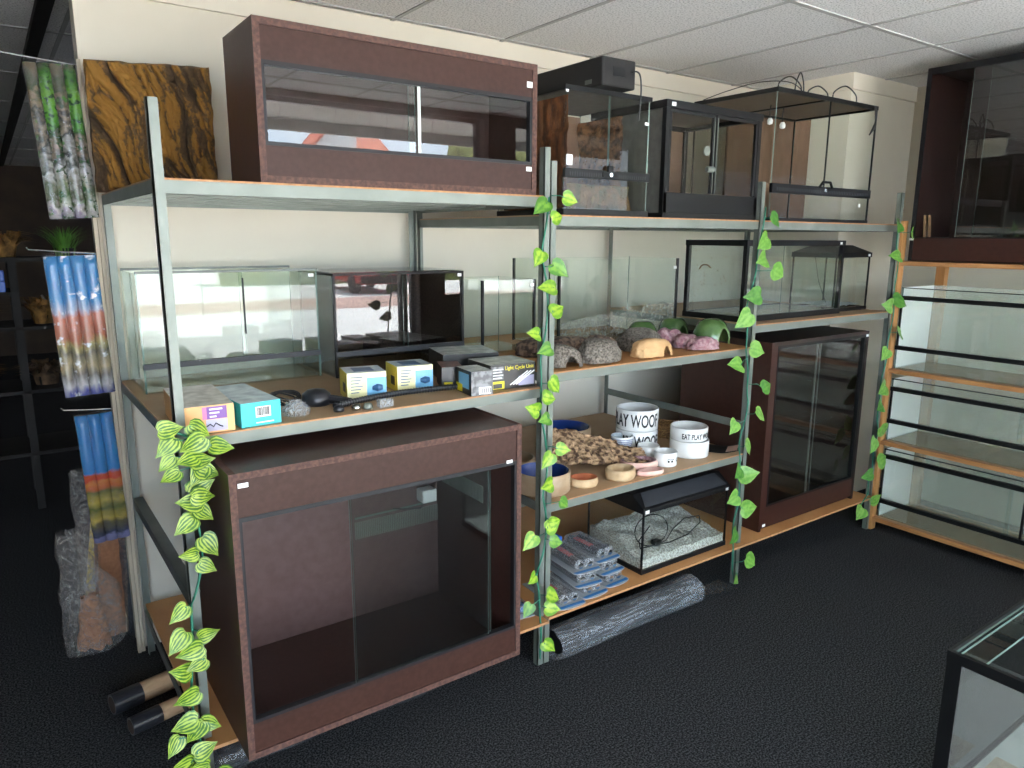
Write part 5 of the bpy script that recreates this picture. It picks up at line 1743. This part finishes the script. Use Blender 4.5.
# ---------------------------------------------------------------- across the street, seen in the glass reflections
ho = thing('house', 'white gabled house with red roof across the street, mirrored in the long top vivarium', 'house', (9.3, -30, -.1))
MB().pts8([(0, 3.6, 0), (2.3, 3.6, 0), (2.3, 3.6, 6.8), (0, 3.6, 4.3)], [(0, 5, 0), (2.3, 5, 0), (2.3, 5, 6.8), (0, 5, 4.3)]).build('walls', 'house_white', ho)
MB().pts8([(-.12, 3.5, 4.17), (2.3, 3.5, 6.8), (2.3, 5.1, 6.8), (-.12, 5.1, 4.17)], [(-.16, 3.5, 4.27), (2.3, 3.5, 6.95), (2.3, 5.1, 6.95), (-.16, 5.1, 4.27)]).build('roof', 'roof_red', ho)
MB().pts8([(2.15, 2.4, 6.9), (3.1, 2.4, 6.9), (4.1, 5.3, 4.2), (2.3, 5.3, 4.2)], [(2.15, 2.6, 7.0), (3.1, 2.6, 7.0), (4.1, 5.45, 4.3), (2.3, 5.45, 4.3)]).build('roof', 'roof_red', ho)
B(2.3, 4.0, 2.5, 4.9, 0, 4.2).build('wing', 'house_white', ho)
B(.7, 1.5, 5.0, 5.05, 1.4, 2.8).build('window', 'hole_dark', ho)


def bush(name, label, cat, loc, sx, sy, sz, mat, seed):
    n, m = 40, 22
    gr = []
    for j in range(m + 1):
        th = pi * j / m - pi / 2
        gr.append([((1 + .28 * noise.noise(Vector((cos(a) * cos(th) * 3 + seed, sin(a) * cos(th) * 3, sin(th) * 3))) + .15 * noise.noise(Vector((cos(a) * cos(th) * 9, sin(a) * cos(th) * 9 + seed, sin(th) * 9)))) * Vector((sx * cos(a) * cos(th), sy * sin(a) * cos(th), sz * sin(th)))) for a in [2 * pi * i / n for i in range(n + 1)]])
    T = thing(name, label, cat, loc)
    MB().sheet(gr).build('crown', mat, T, smooth=True)
    MB().tube([(0, 0, -loc[2] - .1), (0, 0, 0)], .15, 10).build('trunk', 'twig', T)
    return T


bush('street_tree', 'leafy tree across the street, mirrored at the right of the long top vivarium', 'tree', (20.2, -28, 4.6), 2.5, 2.5, 2.9, 'tree_green', 3)
hg = MB()
gr = []
for j in range(9):
    gr.append([(6 + i * .35, -22.6 + .35 * noise.noise(Vector((i * .4, j * .5, 1))) - .1 * j, -.1 + j * .20 + (.3 * noise.noise(Vector((i * .5, 2, 2))) if j == 8 else 0)) for i in range(50)])
gr.append([(x, y - 1.2, z) for x, y, z in gr[-1]])
o = hg.sheet(gr).build('hedge', 'hedge_green', None, smooth=True)
tag(o, 'clipped hedge behind the red car across the street', 'hedge')

car = thing('car', 'red hatchback parked across the street, mirrored in the tank behind the yellow boxes', 'car', (9.55, -19.2, -.1), rz=radians(4))
prof = [(-2.0, .30), (2.0, .30), (2.05, .55), (1.95, .85), (1.1, .98), (.45, 1.42), (-1.35, 1.46), (-1.85, 1.0), (-2.0, .62)]
bm_ = MB().prism_x([(-y, z) for y, z in prof][::-1], -.80, .80)
bm_.build('body', 'red_paint', car, bevel=.06)
# rear of the car faces the shop (+y)
MB().pts8([(-.62, 1.83, 1.02), (.62, 1.83, 1.02), (.52, 1.44, 1.40), (-.52, 1.44, 1.40)], [(-.62, 1.87, 1.04), (.62, 1.87, 1.04), (.52, 1.48, 1.42), (-.52, 1.48, 1.42)]).build('rear_window', 'hole_dark', car)
B(-.26, .26, 1.99, 2.03, .62, .74).build('number_plate', 'card_lemon', car)
for s_ in (-1, 1):
    B(s_ * .66 - .1, s_ * .66 + .1, 1.93, 2.0, .72, .95).build('tail_lamp', 'orange_clay', car)
    for y in (-1.25, 1.25):
        MB().tube([(s_ * .62, y, .31), (s_ * .82, y, .31)], .31, 24).build('wheel', 'tyre', car)
    B(s_ * .801, s_ * .806, -1.0, 1.2, .98, 1.34).build('side_window', 'hole_dark', car)
B(-.78, .78, 1.92, 2.04, .34, .55).build('bumper', 'black_matt', car)

# icicle lights hung inside the window head
T = thing('icicle_lights', 'string of unlit icicle lights hung across the shop window head', 'string lights', (-.5, -2.66, 2.44))
mb = MB()
mb.tube([(k * .08, .012 * (k % 2), -.01 * (k % 3)) for k in range(40)], .002, 5)
for k in range(26):
    x = k * .12 + .02
    L_ = .06 + .10 * R.random()
    mb.tube([(x, 0, -.01), (x + .01, 0, -L_ * .5), (x - .006, 0, -L_)], .0018, 5)
mb.build('wire', 'cable', T)
